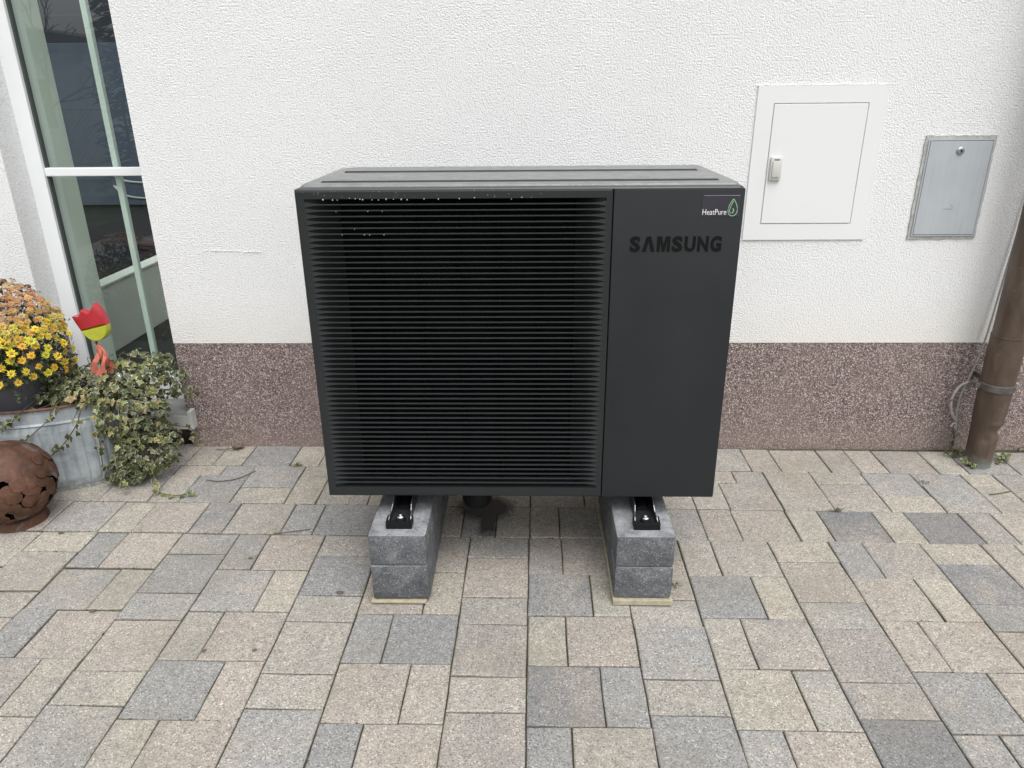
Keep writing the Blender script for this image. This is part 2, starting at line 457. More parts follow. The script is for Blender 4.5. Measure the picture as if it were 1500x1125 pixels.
    M['foliage'] = t.out(t.ramp(t.noise(p, 60, 4), [(0.3, (0.022, 0.035, 0.014)), (0.55, (0.05, 0.068, 0.026)), (0.75, (0.11, 0.125, 0.06))]), 0.55)
    t = NT('bloom_petal'); oi = t.n('ShaderNodeObjectInfo')
    at = t.n('ShaderNodeAttribute', attribute_name='rim')
    c = t.mix(t.ramp(at.outputs['Fac'], [(0.12, 0.0), (0.5, 1.0)]), (0.40, 0.20, 0.02), oi.outputs['Color'])
    M['bloom'] = t.out(c, 0.6)
    M['stem'] = plain('brown_stem', (0.075, 0.055, 0.03), 0.8, var=0.4, scale=60)
    M['red_clay'] = plain('red_glazed_clay', (0.40, 0.022, 0.032), 0.25, var=0.15, scale=25, bump=0.001)
    M['lime_clay'] = plain('lime_glazed_clay', (0.42, 0.44, 0.04), 0.28, var=0.12, scale=25, bump=0.001)
    M['ribbon'] = plain('orange_red_net_ribbon', (0.50, 0.145, 0.10), 0.7, var=0.2, scale=80)
    M['dry'] = plain('dry_leaf_brown', (0.135, 0.095, 0.062), 0.85, var=0.4, scale=60)
    M['grass'] = plain('lawn', (0.07, 0.10, 0.03), 0.95, var=0.4, scale=2)
    # damp stain (a real wet patch on the stones)
    m = bpy.data.materials.new('wet_stone'); m.use_nodes = True
    nt = m.node_tree; b = nt.nodes['Principled BSDF']
    b.inputs['Base Color'].default_value = (0.028, 0.024, 0.018, 1); b.inputs['Roughness'].default_value = 0.35
    at = nt.nodes.new('ShaderNodeAttribute'); at.attribute_name = 'rim'
    nz = nt.nodes.new('ShaderNodeTexNoise'); nz.inputs['Scale'].default_value = 45; nz.inputs['Detail'].default_value = 5
    gp = nt.nodes.new('ShaderNodeNewGeometry'); nt.links.new(gp.outputs['Position'], nz.inputs['Vector'])
    ad = nt.nodes.new('ShaderNodeMath'); ad.operation = 'MULTIPLY_ADD'; nt.links.new(nz.outputs['Fac'], ad.inputs[0]); ad.inputs[1].default_value = 0.6; ad.inputs[2].default_value = -0.3
    a2 = nt.nodes.new('ShaderNodeMath'); a2.operation = 'ADD'; nt.links.new(ad.outputs[0], a2.inputs[0]); nt.links.new(at.outputs['Fac'], a2.inputs[1])
    rp = nt.nodes.new('ShaderNodeValToRGB'); rp.color_ramp.elements[0].position = 0.12; rp.color_ramp.elements[1].position = 0.75
    rp.color_ramp.elements[1].color = (0.86, 0.86, 0.86, 1)
    nt.links.new(a2.outputs[0], rp.inputs[0]); nt.links.new(rp.outputs[0], b.inputs['Alpha'])
    M['wet'] = m
mats()

# ------------------------------------------------------------------ ground and paving
g = MB(); n = 24
g.box(-150, 150, -150, 150, -0.40, -0.075)
tag(g.build('ground', M['grass']), kind='structure')
g = MB(); g.box(-5.2, 5.2, -7.5, -0.001, -0.0749, -0.0075)
paving = g.build('paving', M['sand']); tag(paving, kind='structure')

P_ROT = R(-0.438); P_X, P_Y = -0.0052, -0.9136
def pw(u, v, z=0.0):
    v = v + 0.0105 * u * min(1.0, max(0.0, (0.2 - v) / 0.6))
    c, s = math.cos(P_ROT), math.sin(P_ROT)
    return Vector((P_X + c * u + s * v, P_Y + s * u - c * v, z))

tiles = []          # u0,u1,v0,v1
A_W, B_W, HROW = 0.3076, 0.2040, 0.2035
SQ, RC = 0.196, 0.112
PER = A_W + B_W
for k in range(-10, 10):
    a0 = k * PER
    for j in range(-1, 20):
        v0 = -0.2175 + j * HROW if j >= 0 else None
        if j < 0: continue
        v1 = v0 + HROW
        cut = a0 + (0.112 if j % 2 == 0 else 0.196)
        tiles += [(a0, cut, v0, v1), (cut, a0 + A_W, v0, v1)]
    b0, b1 = a0 - B_W, a0
    v = -0.2175
    for j in range(40):
        h = 0.1215 if j % 2 == 0 else 0.2050
        if v > 3.9: break
        tiles.append((b0, b1, v, v + h)); v += h
# band 3 : headers parallel to the wall
def band(js, v0, v1):
    for a, b in zip(js[:-1], js[1:]): tiles.append((a, b, v0, v1))
def extend(js, lo, hi):
    js = list(js); t = 0
    while js[0] > lo: js.insert(0, js[0] - (0.2 if t % 2 == 0 else 0.12)); t += 1
    t = 0
    while js[-1] < hi: js.append(js[-1] + (0.2 if t % 2 == 0 else 0.12)); t += 1
    return js
V3, V2, V1, V0 = -0.2175, -0.4200, -0.7170, -0.9175
band(extend([-1.75, -1.543, -1.419, -1.214, -1.092, -0.884, -0.768, -0.56, -0.44, -0.24, -0.12, 0.003, 0.108, 0.308, 0.42, 0.62, 0.74, 0.94, 1.056, 1.253, 1.369, 1.563, 1.678, 1.878, 1.998], -4.6, 4.6), V2, V3)
band(extend([-1.88, -1.66, -1.455, -1.334, -1.209, -1.008, -0.885, -0.685, -0.565, -0.365, -0.245, -0.045, 0.075, 0.275, 0.395, 0.595, 0.705, 0.905, 1.025, 1.225, 1.343, 1.458, 1.653, 1.773, 1.973], -4.6, 4.6), V0, V1)
# band 2 : columns of square + oblong
def c2(a, b, kind):
    d = V2 - V1
    if kind == 's': tiles.extend([(a, b, V1, V1 + 0.18), (a, b, V1 + 0.18, V2)])
    elif kind == 'r': tiles.extend([(a, b, V1, V1 + 0.095), (a, b, V1 + 0.095, V2)])
for a, b, kd in [(0.943, 1.13, 's'), (1.13, 1.333, 'r'), (1.333, 1.531, 's'), (1.531, 1.7265, 'r'), (1.7265, 1.853, 'r'), (1.853, 2.05, 's'), (-1.66, -1.465, 's'), (-1.1455, -0.9345, 's')]:
    c2(a, b, kd)
tiles += [(0.62, 0.82, V1, V1 + 0.095), (0.82, 0.943, V1, V1 + 0.095), (0.62, 0.745, V1 + 0.095, V2), (0.745, 0.943, V1 + 0.095, V2)]
tiles += [(-1.465, -1.268, V1, V1 + 0.085), (-1.268, -1.1455, V1, V1 + 0.085), (-1.465, -1.3465, V1 + 0.085, V2), (-1.3465, -1.1455, V1 + 0.085, V2)]
tiles += [(-0.9345, -0.735, V1, V1 + 0.085), (-0.735, -0.614, V1, V1 + 0.085), (-0.9345, -0.813, V1 + 0.085, V2), (-0.813, -0.614, V1 + 0.085, V2)]
x = -0.614; k = 0
while x < 0.615:
    c2(x, x + 0.2057, 'sr'[k % 2]); x += 0.2057; k += 1
for sgn, st in ((1, 2.05), (-1, -1.66)):
    for k in range(14):
        a, b = (st + k * 0.2, st + (k + 1) * 0.2) if sgn > 0 else (st - (k + 1) * 0.2, st - k * 0.2)
        c2(a, b, 'rs'[k % 2])

TONE = {'D': (0.205, 0.205, 0.206), 'E': (0.238, 0.237, 0.235), 'G': (0.285, 0.281, 0.272), 'B': (0.335, 0.318, 0.286), 'Y': (0.355, 0.334, 0.286), 'P': (0.340, 0.311, 0.278)}
SEEN = {'D': [(0.1, 0.5), (1.16, -0.3), (1.47, -0.31), (1.4, 0.01), (0.93, 0.63)], 'E': [(0.09, 0.09), (-1.16, -0.33), (-0.64, 0.02), (-0.31, 0.3)],
 'G': [(0.61, 0.11), (1.05, -0.1), (1.63, -0.32), (0.28, 0.5), (0.06, 0.67), (-0.46, 0.3), (-0.46, 0.66), (-0.95, 0.09), (-0.93, 0.5), (-1.14, 0.16), (-1.2, -0.01), (-1.45, 0.09), (-1.45, 0.29), (-1.5, -0.1), (-1.02, -0.09), (-1.58, -0.33), (-0.84, -0.32), (-1.13, -0.68), (-1.11, -0.87), (1.67, -0.68), (1.65, -0.53), (0.4, 0.35), (0.41, 0.64), (-0.6, 0.67), (-1.15, 0.0), (1.42, 0.16), (-0.45, -0.26), (1.44, -0.61), (-1.07, 0.01)],
 'B': [(0.58, -0.1), (0.72, -0.09), (0.89, 0.18), (0.55, 0.33), (0.42, 0.51), (-0.11, 0.17), (-0.11, 0.5), (-0.6, 0.51), (-0.62, 0.18), (-0.63, 0.34), (-0.98, 0.3), (-1.14, 0.66), (-1.0, -0.34), (0.43, 0.19), (1.06, -0.48), (1.26, -0.67), (0.21, 0.67), (-1.32, 0.08), (0.88, -0.28)],
 'Y': [(0.99, -0.29), (1.3, -0.29), (0.91, -0.13), (1.4, -0.15), (0.75, 0.1), (1.26, 0.1), (0.05, 0.3), (0.25, 0.12), (-0.8, 0.09), (-1.14, 0.49), (-0.91, 0.67), (-1.24, -0.17), (-1.48, -0.33), (-1.0, -0.52), (-0.88, -0.57), (-1.42, -0.83), (-1.29, -0.83), (-0.96, -0.84), (1.42, -0.48), (1.77, -0.53), (-0.24, 0.13)],
 'P': [(0.89, 0.02), (1.2, -0.1), (1.1, 0.1), (0.72, 0.32), (0.91, 0.34), (1.06, 0.31), (1.23, 0.32), (1.33, 0.33), (0.21, 0.3), (-0.11, -0.01), (-0.11, 0.35), (-0.11, 0.64), (-0.42, 0.5), (-0.29, 0.66), (-0.82, 0.29), (-0.8, 0.67), (-1.14, 0.33), (-1.36, 0.29), (-1.36, -0.11), (-1.34, -0.34), (-0.87, -0.11), (0.85, -0.52), (1.05, -0.61), (1.24, -0.51), (0.74, -0.3), (-0.79, 0.5), (-0.26, 0.49)]}

def paver_shape(w, d, rng):
    """chamfered slab with a slightly wavy outline; top at z=0"""
    hw, hd, ch, h = w / 2 - 0.0021, d / 2 - 0.0021, 0.0032, 0.07
    base = [(-hw, -hd), (0, -hd), (hw, -hd), (hw, 0), (hw, hd), (0, hd), (-hw, hd), (-hw, 0)]
    j = 0.0014
    o = [(x + rng.uniform(-j, j), y + rng.uniform(-j, j)) for x, y in base]
    i = [(x - ch * (1 if x > 0.01 else -1 if x < -0.01 else 0), y - ch * (1 if y > 0.01 else -1 if y < -0.01 else 0)) for x, y in o]
    vv = [(x, y, -h) for x, y in o] + [(x, y, -0.0026) for x, y in o] + [(x, y, 0) for x, y in i]
    ff = [tuple(range(16, 24))]
    for k in range(8):
        l = (k + 1) % 8
        ff += [(k, l, 8 + l, 8 + k), (8 + k, 8 + l, 16 + l, 16 + k)]
    return vv, ff
rng = random.Random(3)
shape_cache = {}
def paver_mesh(w, d):
    key = (round(w, 3), round(d, 3))
    lst = shape_cache.setdefault(key, [])
    if len(lst) < 3:
        b = MB(); b.add(*paver_shape(w, d, rng)); lst.append(b.mesh('paver', M['paver'])); return lst[-1]
    return rng.choice(lst)
tiles.sort(key=lambda t: math.hypot((t[0] + t[1]) / 2 * 0.62, (t[2] + t[3]) / 2 - 0.1))
far = MB(); count = 0
for (u0, u1, v0, v1) in tiles:
    u, v = (u0 + u1) / 2, (v0 + v1) / 2
    if abs(u) > 4.6 or v > 3.9: continue
    w = pw(u, v)
    tilt = (rng.gauss(0, 0.005), rng.gauss(0, 0.005), P_ROT + rng.gauss(0, 0.003))
    if count < 300:
        tone = None
        for kx, lst in SEEN.items():
            for (a, b) in lst:
                if u0 - 0.005 < a < u1 + 0.005 and v0 - 0.005 < b < v1 + 0.005: tone = kx
        if tone is None: tone = rng.choice('GGBBPPPY') if not (u > 0 and v < -0.4) else rng.choice('BBPPY')
        kk = rng.uniform(0.99, 1.12); c = [x * kk for x in TONE[tone]]
        inst('paver', paver_mesh(u1 - u0, v1 - v0), paving, (w.x, w.y, rng.gauss(-0.0006, 0.0010)), tilt, None, c)
        count += 1
    else:
        vv, ff = paver_shape(u1 - u0, v1 - v0, rng)
        mt = Matrix.Translation((w.x, w.y, rng.gauss(-0.0006, 0.0010))) @ Matrix.Rotation(P_ROT, 4, 'Z')
        far.add([mt @ Vector(q) for q in vv], ff)
fo = far.build('paver_field', M['paver'], paving); fo['kind'] = 'stuff'; fo.color = (0.32, 0.305, 0.28, 1)

# moss and grit in the joints near the camera
ms = MB(); rm = random.Random(11)
for (u0, u1, v0, v1) in tiles:
    u, v = (u0 + u1) / 2, (v0 + v1) / 2
    if abs(u) > 2.1 or v > 1.1: continue
    for side in range(2):
        dens = 0.35 + 0.65 * max(0, math.sin(3.1 * u + 1.0) * math.cos(4.0 * v))
        for q in range(9):
            if rm.random() > dens * 0.8: continue
            t = rm.random()
            p = pw(u0 + rm.gauss(0, 0.0015), v0 + t * (v1 - v0)) if side else pw(u0 + t * (u1 - u0), v0 + rm.gauss(0, 0.0015))
            r = rm.uniform(0.0018, 0.0042)
            h = rm.uniform(-0.005, 0.0004)
            a = rm.random() * 6.28
            ring = [(p.x + r * math.cos(a + k * 1.2566) * (2.2 if not side else 1), p.y + r * math.sin(a + k * 1.2566) * (2.2 if side else 1), -0.008) for k in range(5)]
            ms.add(ring + [(p.x, p.y, h)], [(k, (k + 1) % 5, 5) for k in range(5)])
mo = ms.build('moss', M['moss'], paving); mo['kind'] = 'stuff'

# ------------------------------------------------------------------ house front
PLZ = 0.480
XL, XR = -2.015, -1.490
house = empty('house_facade', (0, 0, 0), 'white textured house wall with a brown stone plaster base and a glazed door', 'house')
w = MB()
w.prism([(-5, PLZ), (XL, PLZ), (XL, 2.35), (XR, 2.35), (XR, PLZ), (5, PLZ), (5, 3.1), (-5, 3.1)], 0.0, 0.33, 'y')
wo = w.build('wall', M['render'], house)
w = MB(); w.box(-5, XL, 0.002, 0.33, -0.07, PLZ - 0.0005); w.box(XR, 5, 0.002, 0.33, -0.07, PLZ - 0.0005); w.box(XL, XR, 0.16, 0.329, -0.07, 0.09)
w.build('plinth', M['mosaic'], house)
# hairline ridge in the render, left of the unit
w = MB(); rr = random.Random(5); px = -1.30
while px < -1.06:
    L = rr.uniform(0.008, 0.022)
    if rr.random() < 0.75: w.box(px, px + L, -0.0025, 0.001, 0.868 - (px + 1.3) * 0.035 + rr.gauss(0, 0.0012), 0.8705 - (px + 1.3) * 0.035 + rr.gauss(0, 0.0012))
    px += L * 0.9
co = w.build('render_seam', M['render'], house)
# glazed door
FY0, FY1 = 0.130, 0.205
fr = MB()
fr.ring((XL, XR, 0.175, 2.35), (XL + 0.062, XR - 0.062, 0.280, 2.28), FY0, FY1)
win = fr.build('window', M['upvc'], house)
b = MB(); b.box(XL + 0.0625, XR - 0.0625, 0.137, 0.163, 1.143, 1.176, 0.004); b.build('transom_bar', M['upvc'], win)
b = MB(); b.box(-1.691, -1.668, 0.172, 0.196, 0.281, 2.279, 0.003); b.build('sash_bar', M['upvc'], win)
b = MB(); b.box(XL + 0.0622, XL + 0.0700, 0.145, 0.166, 0.282, 1.1425); b.box(XL + 0.0622, XL + 0.0700, 0.145, 0.166, 1.1765, 2.278); b.build('gasket', M['gasket'], win)
for z0, z1 in ((0.2805, 1.1426), (1.1764, 2.2795)):
    b = MB(); b.box(XL + 0.0705, XR - 0.0625, 0.164, 0.1685, z0, z1); b.build('pane', M['glass'], win)
x0, x1 = XL - 0.02, XR + 0.034
b = MB(); b.prism([(0.15, 0.176), (-0.0395, 0.1635), (-0.0395, 0.150), (0.15, 0.160)], x0, x1 - 0.0125, 'x'); b.build('sill', M['sill_top'], house)
b = MB(); b.box(x0, x1 - 0.0125, -0.044, -0.0397, 0.104, 0.1665, 0.001); b.build('sill_front', M['sill'], house)
b = MB(); b.box(x1 - 0.012, x1 + 0.006, -0.045, -0.001, 0.100, 0.186, 0.003); b.build('sill_end_cap', M['sill'], house)
# room behind the glass
b = MB(); b.box(-6, 0.5, 0.34, 5.0, -0.05, 0.085); b.build('interior_floor', M['room_floor'], house)
b = MB(); b.box(-6, 0.5, 4.6, 4.7, 0.086, 2.6); b.build('interior_wall', M['room_dark'], house)
b = MB(); b.box(-0.6, -0.5, 0.34, 4.599, 0.086, 2.599); b.build('interior_wall', M['room_wall'], house)
b = MB(); b.box(-6.1, -6.001, 0.34, 4.7, 0.086, 2.599); b.build('interior_wall', M['room_wall'], house)
b = MB(); b.box(-6.1, 0.5, 0.331, 0.50, 2.6, 2.7); b.build('interior_ceiling', M['room_wall'], house)      # left open further in, an added opening that lets daylight into the room
b = MB(); b.box(XL + 0.002, XL + 0.06, 0.206, 0.345, 0.09, 2.34); b.build('interior_jamb', M['room_wall'], house)
sb = empty('room_divider', (-2.43, 1.4, 0.085), 'long low white room divider standing inside behind the glazed door', 'room divider')
b = MB(); b.box(-0.02, 0.062, -0.9, 1.5, 0.0, 0.37, 0.004); b.build('panel', M['room_wall'], sb)
b = MB(); b.box(-0.028, 0.068, -0.91, 1.51, 0.371, 0.385, 0.003); b.build('top_rail', M['room_wall'], sb)
ch = empty('armchair', (-2.5, 1.9, 0.085), 'chair with curved chrome armrests inside the room behind the glass', 'chair')
for dz, dy in ((0.86, 0), (0.76, 0.02)):
    b = MB(); b.tube(spline([(-0.18, dy, dz + 0.06), (-0.08, dy - 0.05, dz), (0.1, dy - 0.06, dz - 0.015), (0.28, dy - 0.02, dz)], 6), 0.011, 8); b.build('armrest', M['chrome'], ch, True)
b = MB(); b.box(-0.15, 0.3, 0, 0.45, 0.40, 0.46, 0.02); b.build('seat', M['room_dark'], ch)
for lx in (-0.15, 0.29):
    for ly in (0.02, 0.42):
        b = MB(); b.tube([(lx, ly, 0), (lx, ly, 0.84)], 0.01, 8); b.build('leg', M['chrome'], ch)
cp = empty('cupboard', (-3.55, 3.4, 0.085), 'tall dark blue cupboard with a pale panel inside the room', 'cupboard')
b = MB(); b.box(-0.7, 0.7, 0, 0.5, 0, 1.95, 0.005); b.build('cupboard_body', M['room_dark'], cp)
b = MB(); b.box(-0.45, 0.45, -0.02, -0.001, 0.5, 1.75, 0.003); b.build('door_panel', plain('pale_blue_panel', (0.075, 0.09, 0.13), 0.35), cp)

# ------------------------------------------------------------------ things on the wall
# white meter cabinet
cab = empty('meter_cabinet', (1.056, 0, 1.178), 'white square meter cabinet with a plain door set in the wall', 'meter cabinet')
def cabp(q): return q
b = MB(); b.ring((0.823 - 1.056, 1.289 - 1.056, 0.902 - 1.178, 1.455 - 1.178), (0.884 - 1.056, 1.2275 - 1.056, 0.9625 - 1.178, 1.397 - 1.178), -0.006, 0.03)
b.build('frame', M['white_paint'], cab)
b = MB(); b.box(0.884 - 1.056, 1.2275 - 1.056, 0.012, 0.02, 0.9625 - 1.178, 1.397 - 1.178); b.build('recess', M['gap'], cab)
b = MB(); b.box(0.8868 - 1.056, 1.2245 - 1.056, -0.0075, 0.011, 0.9655 - 1.178, 1.3935 - 1.178, 0.0015)
door = b.build('door', M['white_paint'], cab)
b = MB(); b.box(-0.162, -0.119, -0.020, -0.0076, -0.052, 0.032, 0.005); b.box(-0.155, -0.127, -0.025, -0.0201, -0.040, 0.018, 0.002)
b.build('handle', M['offwhite'], door, 40)
b = MB(); b.box(-0.150, -0.131, -0.0212, -0.0203, 0.021, 0.0245); b.build('keyhole', M['gap'], door)
b = MB(); rr = random.Random(2); px = 0.82
while px < 1.29:        # crumbly render bead above the frame
    L = rr.uniform(0.01, 0.03); b.box(px - 1.056, min(px + L, 1.289) - 1.056, -0.003 - rr.random() * 0.003, 0.002, 0.2775, 0.2785 + rr.random() * 0.0025); px += L
b.build('render_bead', M['render'], cab)
# grey box
gb = empty('junction_box', (1.583, 0, 1.093), 'grey metal service box with a round lock set in rough mortar', 'service box')
b = MB(); rr = random.Random(4)
def ragged(x0, x1, z0, z1, n, j):
    pts = []
    for k in range(n): pts.append((x0 + (x1 - x0) * k / n, z0 + rr.uniform(-j, j)))
    for k in range(n): pts.append((x1 + rr.uniform(-j, j), z0 + (z1 - z0) * k / n))
    for k in range(n): pts.append((x1 + (x0 - x1) * k / n, z1 + rr.uniform(-j, j)))
    for k in range(n): pts.append((x0 + rr.uniform(-j, j), z1 + (z0 - z1) * k / n))
    return pts
b.prism([(x - 1.583, z - 1.093) for x, z in ragged(1.453, 1.710, 0.904, 1.281, 26, 0.0017)], -0.006, 0.01, 'y')
b.build('mortar_rim', M['mortar'], gb)
b = MB(); b.ring((1.464 - 1.583, 1.704 - 1.583, 0.914 - 1.093, 1.268 - 1.093), (1.469 - 1.583, 1.699 - 1.583, 0.9185 - 1.093, 1.2635 - 1.093), -0.0105, -0.0061); b.build('frame', M['greysteel'], gb)
b = MB(); b.box(1.469 - 1.583, 1.699 - 1.583, -0.0068, -0.0062, 0.9185 - 1.093, 1.2635 - 1.093); b.build('recess', M['gap'], gb)
b = MB(); b.box(1.4708 - 1.583, 1.6972 - 1.583, -0.0115, -0.0069, 0.9205 - 1.093, 1.2615 - 1.093, 0.001); gd = b.build('door', M['greysteel'], gb)
b = MB(); b.lathe([(0.0135, 0), (0.0135, 0.004), (0.011, 0.006), (0.006, 0.006)], 24)
lo = b.build('lock', M['galv'], gd, 40, (0.0, -0.0115, 0.134)); lo.rotation_euler = (R(90), 0, 0)
b = MB(); b.box(-0.001, 0.004, -0.0192, -0.0178, 0.129, 0.139); b.build('keyhole', M['gap'], gd)
b = MB()     # small raised house mark and dots
for k in range(5): b.box(-0.016 + k * 0.007, -0.0125 + k * 0.007, -0.0122, -0.0114, -0.078, -0.0748)
b.tube([(-0.006, -0.0118, -0.066), (0.004, -0.0118, -0.060), (0.014, -0.0118, -0.066), (0.014, -0.0118, -0.074)], 0.0007, 5)
b.tube([(-0.004, -0.0118, -0.054), (0.014, -0.0118, -0.054)], 0.0006, 5)
b.build('embossed_mark', M['galv'], gd)

# downpipe
dp = empty('downpipe', (1.845, -0.14, 0), 'weathered copper downpipe with a dented foot standing on the pavers', 'downpipe')
b = MB(); b.lathe([(0.0590, 0.545), (0.0590, 3.05)], 40); b.build('upper_pipe', M['copper'], dp, 40)
b = MB()
prof = [(0.0500, -0.01), (0.0500, 0.02), (0.0515, 0.10), (0.0535, 0.16), (0.0560, 0.20), (0.0585, 0.25), (0.0600, 0.31), (0.0605, 0.36), (0.0610, 0.45), (0.0615, 0.552)]
fine = []
for (r0, z0), (r1, z1) in zip(prof[:-1], prof[1:]):
    k = max(1, int((z1 - z0) / 0.006))
    fine += [(r0 + (r1 - r0) * i / k, z0 + (z1 - z0) * i / k) for i in range(k)]
fine.append(prof[-1])
b.lathe(fine, 72, caps=False)
def dent(v, ang, z, wa, wz, d):
    t = math.atan2(v[1], v[0]); da = (t - ang + math.pi) % (2 * math.pi) - math.pi
    return d * math.exp(-(da / wa) ** 2 - ((v[2] - z) / wz) ** 2)
nv = []
for v in b.v:
    k = dent(v, R(-75), 0.165, 0.75, 0.026, 0.010) + dent(v, R(-40), 0.150, 0.30, 0.014, 0.010) + dent(v, R(-110), 0.130, 0.35, 0.018, 0.006) - dent(v, R(-70), 0.198, 0.8, 0.010, 0.0045) - dent(v, R(-45), 0.135, 0.3, 0.009, 0.004) + dent(v, R(-10), 0.165, 0.4, 0.022, 0.010)
    r = math.hypot(v[0], v[1]); s_ = (r - k) / r
    nv.append((v[0] * s_, v[1] * s_, v[2]))
b.v = nv
b.build('lower_pipe', M['copper'], dp, True)
b = MB(); b.lathe([(0.0606, 0.335), (0.0655, 0.337), (0.0665, 0.350), (0.0655, 0.362), (0.0612, 0.364)], 40, caps=False); b.build('collar', M['lead'], dp, 40)
b = MB(); b.lathe([(0.0595, 0.5525), (0.0622, 0.5535), (0.0622, 0.557), (0.0592, 0.5580)], 40, caps=False); b.build('seam_ring', M['copper'], dp, 40)
b = MB(); b.box(-0.012, 0.012, 0.062, 0.150, 0.338, 0.358, 0.002); b.build('bracket', M['lead'], dp)
b = MB(); b.box(-0.085, -0.060, -0.006, 0.012, 0.338, 0.360, 0.002); b.build('clamp_ear', M['lead'], dp)
cb = MB(); cb.tube(spline([(1.905, -0.012, 2.6), (1.872, -0.012, 1.2), (1.852, -0.015, 0.75), (1.835, -0.02, 0.50), (1.812, -0.022, 0.36), (1.790, -0.024, 0.27), (1.787, -0.024, 0.19), (1.797, -0.026, 0.12), (1.806, -0.03, 0.03)], 8), 0.0038, 8)
cb.tube(spline([(1.80, -0.03, 0.318), (1.768, -0.034, 0.300), (1.747, -0.036, 0.245), (1.760, -0.035, 0.185), (1.790, -0.03, 0.140)], 8), [0.0055] * 33, 8)
cb.tube(spline([(1.770, -0.034, 0.118), (1.780, -0.034, 0.134), (1.792, -0.032, 0.128), (1.786, -0.034, 0.112)], 5), 0.0045, 8)
tag(cb.build('cable', M['cable'], None, True), 'thin grey cable looping down the wall beside the copper downpipe', 'cable')

# ------------------------------------------------------------------ heat pump
S_ = 0.89044
FX0, FX1, FZ0, FZ1, FY, BY = -0.609, 0.548, 0.310, 1.2125, -0.9454, -0.446
SEAM = 0.2128
hp = empty('heat_pump', ((FX0 + FX1) / 2, FY + 0.25, FZ0), 'dark grey outdoor heat pump with a slatted grille standing on concrete blocks', 'heat pump')
HX, HY, HZ = hp.location
def hb(mb, name, mat, parent=None, smooth=False):
    mb.v = [(x - HX, y - HY, z - HZ) for x, y, z in mb.v]
    return mb.build(name, mat, parent or hp, smooth)
def rounded(x0, x1, y0, y1, rf, rb, n=8):
    """outline, front corners radius rf, back corners radius rb"""
    pts = []
    for cx, cy, r, a0 in ((x0 + rf, y0 + rf, rf, 180), (x1 - rf, y0 + rf, rf, 270), (x1 - 0.02, y1 - 0.02, 0.02, 0), (x0 + rb, y1 - rb, rb, 90)):
        for k in range(n + 1):
            t = R(a0 + 90 * k / n); pts.append((cx + r * math.cos(t), cy + r * math.sin(t)))
    return pts
b = MB(); b.prism(rounded(FX0 + 0.003, FX1 - 0.003, FY + 0.075, BY, 0.004, 0.07), FZ0 + 0.012, FZ1 - 0.004); hb(b, 'casing', M['housing'], None, 40)
b = MB(); b.box(FX0 + 0.006, FX1 - 0.006, FY + 0.01, BY + 0.07, FZ0 + 0.001, FZ0 + 0.0115); hb(b, 'base_pan', M['housing'])
b = MB(); b.box(SEAM + 0.0016, FX1, FY, FY + 0.0745, FZ0, FZ1 - 0.002, 0.005); pan = hb(b, 'front_panel', M['housing'], None, 40)
# grille frame
GX0, GX1, GZ0, GZ1 = -0.5845, 0.1965, 0.3405, 1.1890
b = MB()
b.ring((FX0 + 0.006, SEAM - 0.005, FZ0 + 0.006, FZ1 - 0.006), (GX0, GX1, GZ0, GZ1), FY, FY + 0.0745)
# rounded outer arris
o1 = (FX0 + 0.006, SEAM - 0.005, FZ0 + 0.006, FZ1 - 0.006); o2 = (FX0 + 0.0018, SEAM - 0.0012, FZ0 + 0.0018, FZ1 - 0.0018); o3 = (FX0, SEAM, FZ0, FZ1)
def rq(r, y): return [(r[0], y, r[2]), (r[1], y, r[2]), (r[1], y, r[3]), (r[0], y, r[3])]
vv = rq(o1, FY) + rq(o2, FY + 0.0016) + rq(o3, FY + 0.006) + rq(o3, FY + 0.0745)
ff = []
for j in range(3):
    for k in range(4):
        l = (k + 1) % 4; ff.append((j * 4 + k, j * 4 + l, j * 4 + 4 + l, j * 4 + 4 + k))
b.add(vv, ff)
gf = hb(b, 'grille_frame', M['plastic'])
# dished trough behind the slats: shallow at both ends, deep in the middle
b = MB(); prof = []
NP = 14
for k in range(NP + 1):
    t = k / NP; prof.append((GX0 + 0.074 * t, FY + 0.0035 + 0.0675 * t ** 2.3))
for k in range(NP + 1):
    t = 1 - k / NP; prof.append((GX1 - 0.074 * t, FY + 0.0035 + 0.0675 * t ** 2.3))
# the trough's middle is open: only its two flanks are built
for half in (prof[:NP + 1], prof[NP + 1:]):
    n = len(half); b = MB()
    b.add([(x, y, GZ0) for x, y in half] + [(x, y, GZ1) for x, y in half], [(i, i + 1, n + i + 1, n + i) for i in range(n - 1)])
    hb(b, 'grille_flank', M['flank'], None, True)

b = MB(); b.box(GX0 + 0.071, GX1 - 0.071, FY + 0.0715, FY + 0.0738, GZ0 - 0.004, GZ1 + 0.004); hb(b, 'shade_backing', M['black'])  # black sheet standing in for the shade deep behind the slats
for k in range(5):
    gx = GX0 + 0.17 + k * 0.11
    b = MB(); b.box(gx - 0.0015, gx + 0.0015, FY + 0.050, FY + 0.0700, GZ0, GZ1); hb(b, 'guard_rib', M['black'])
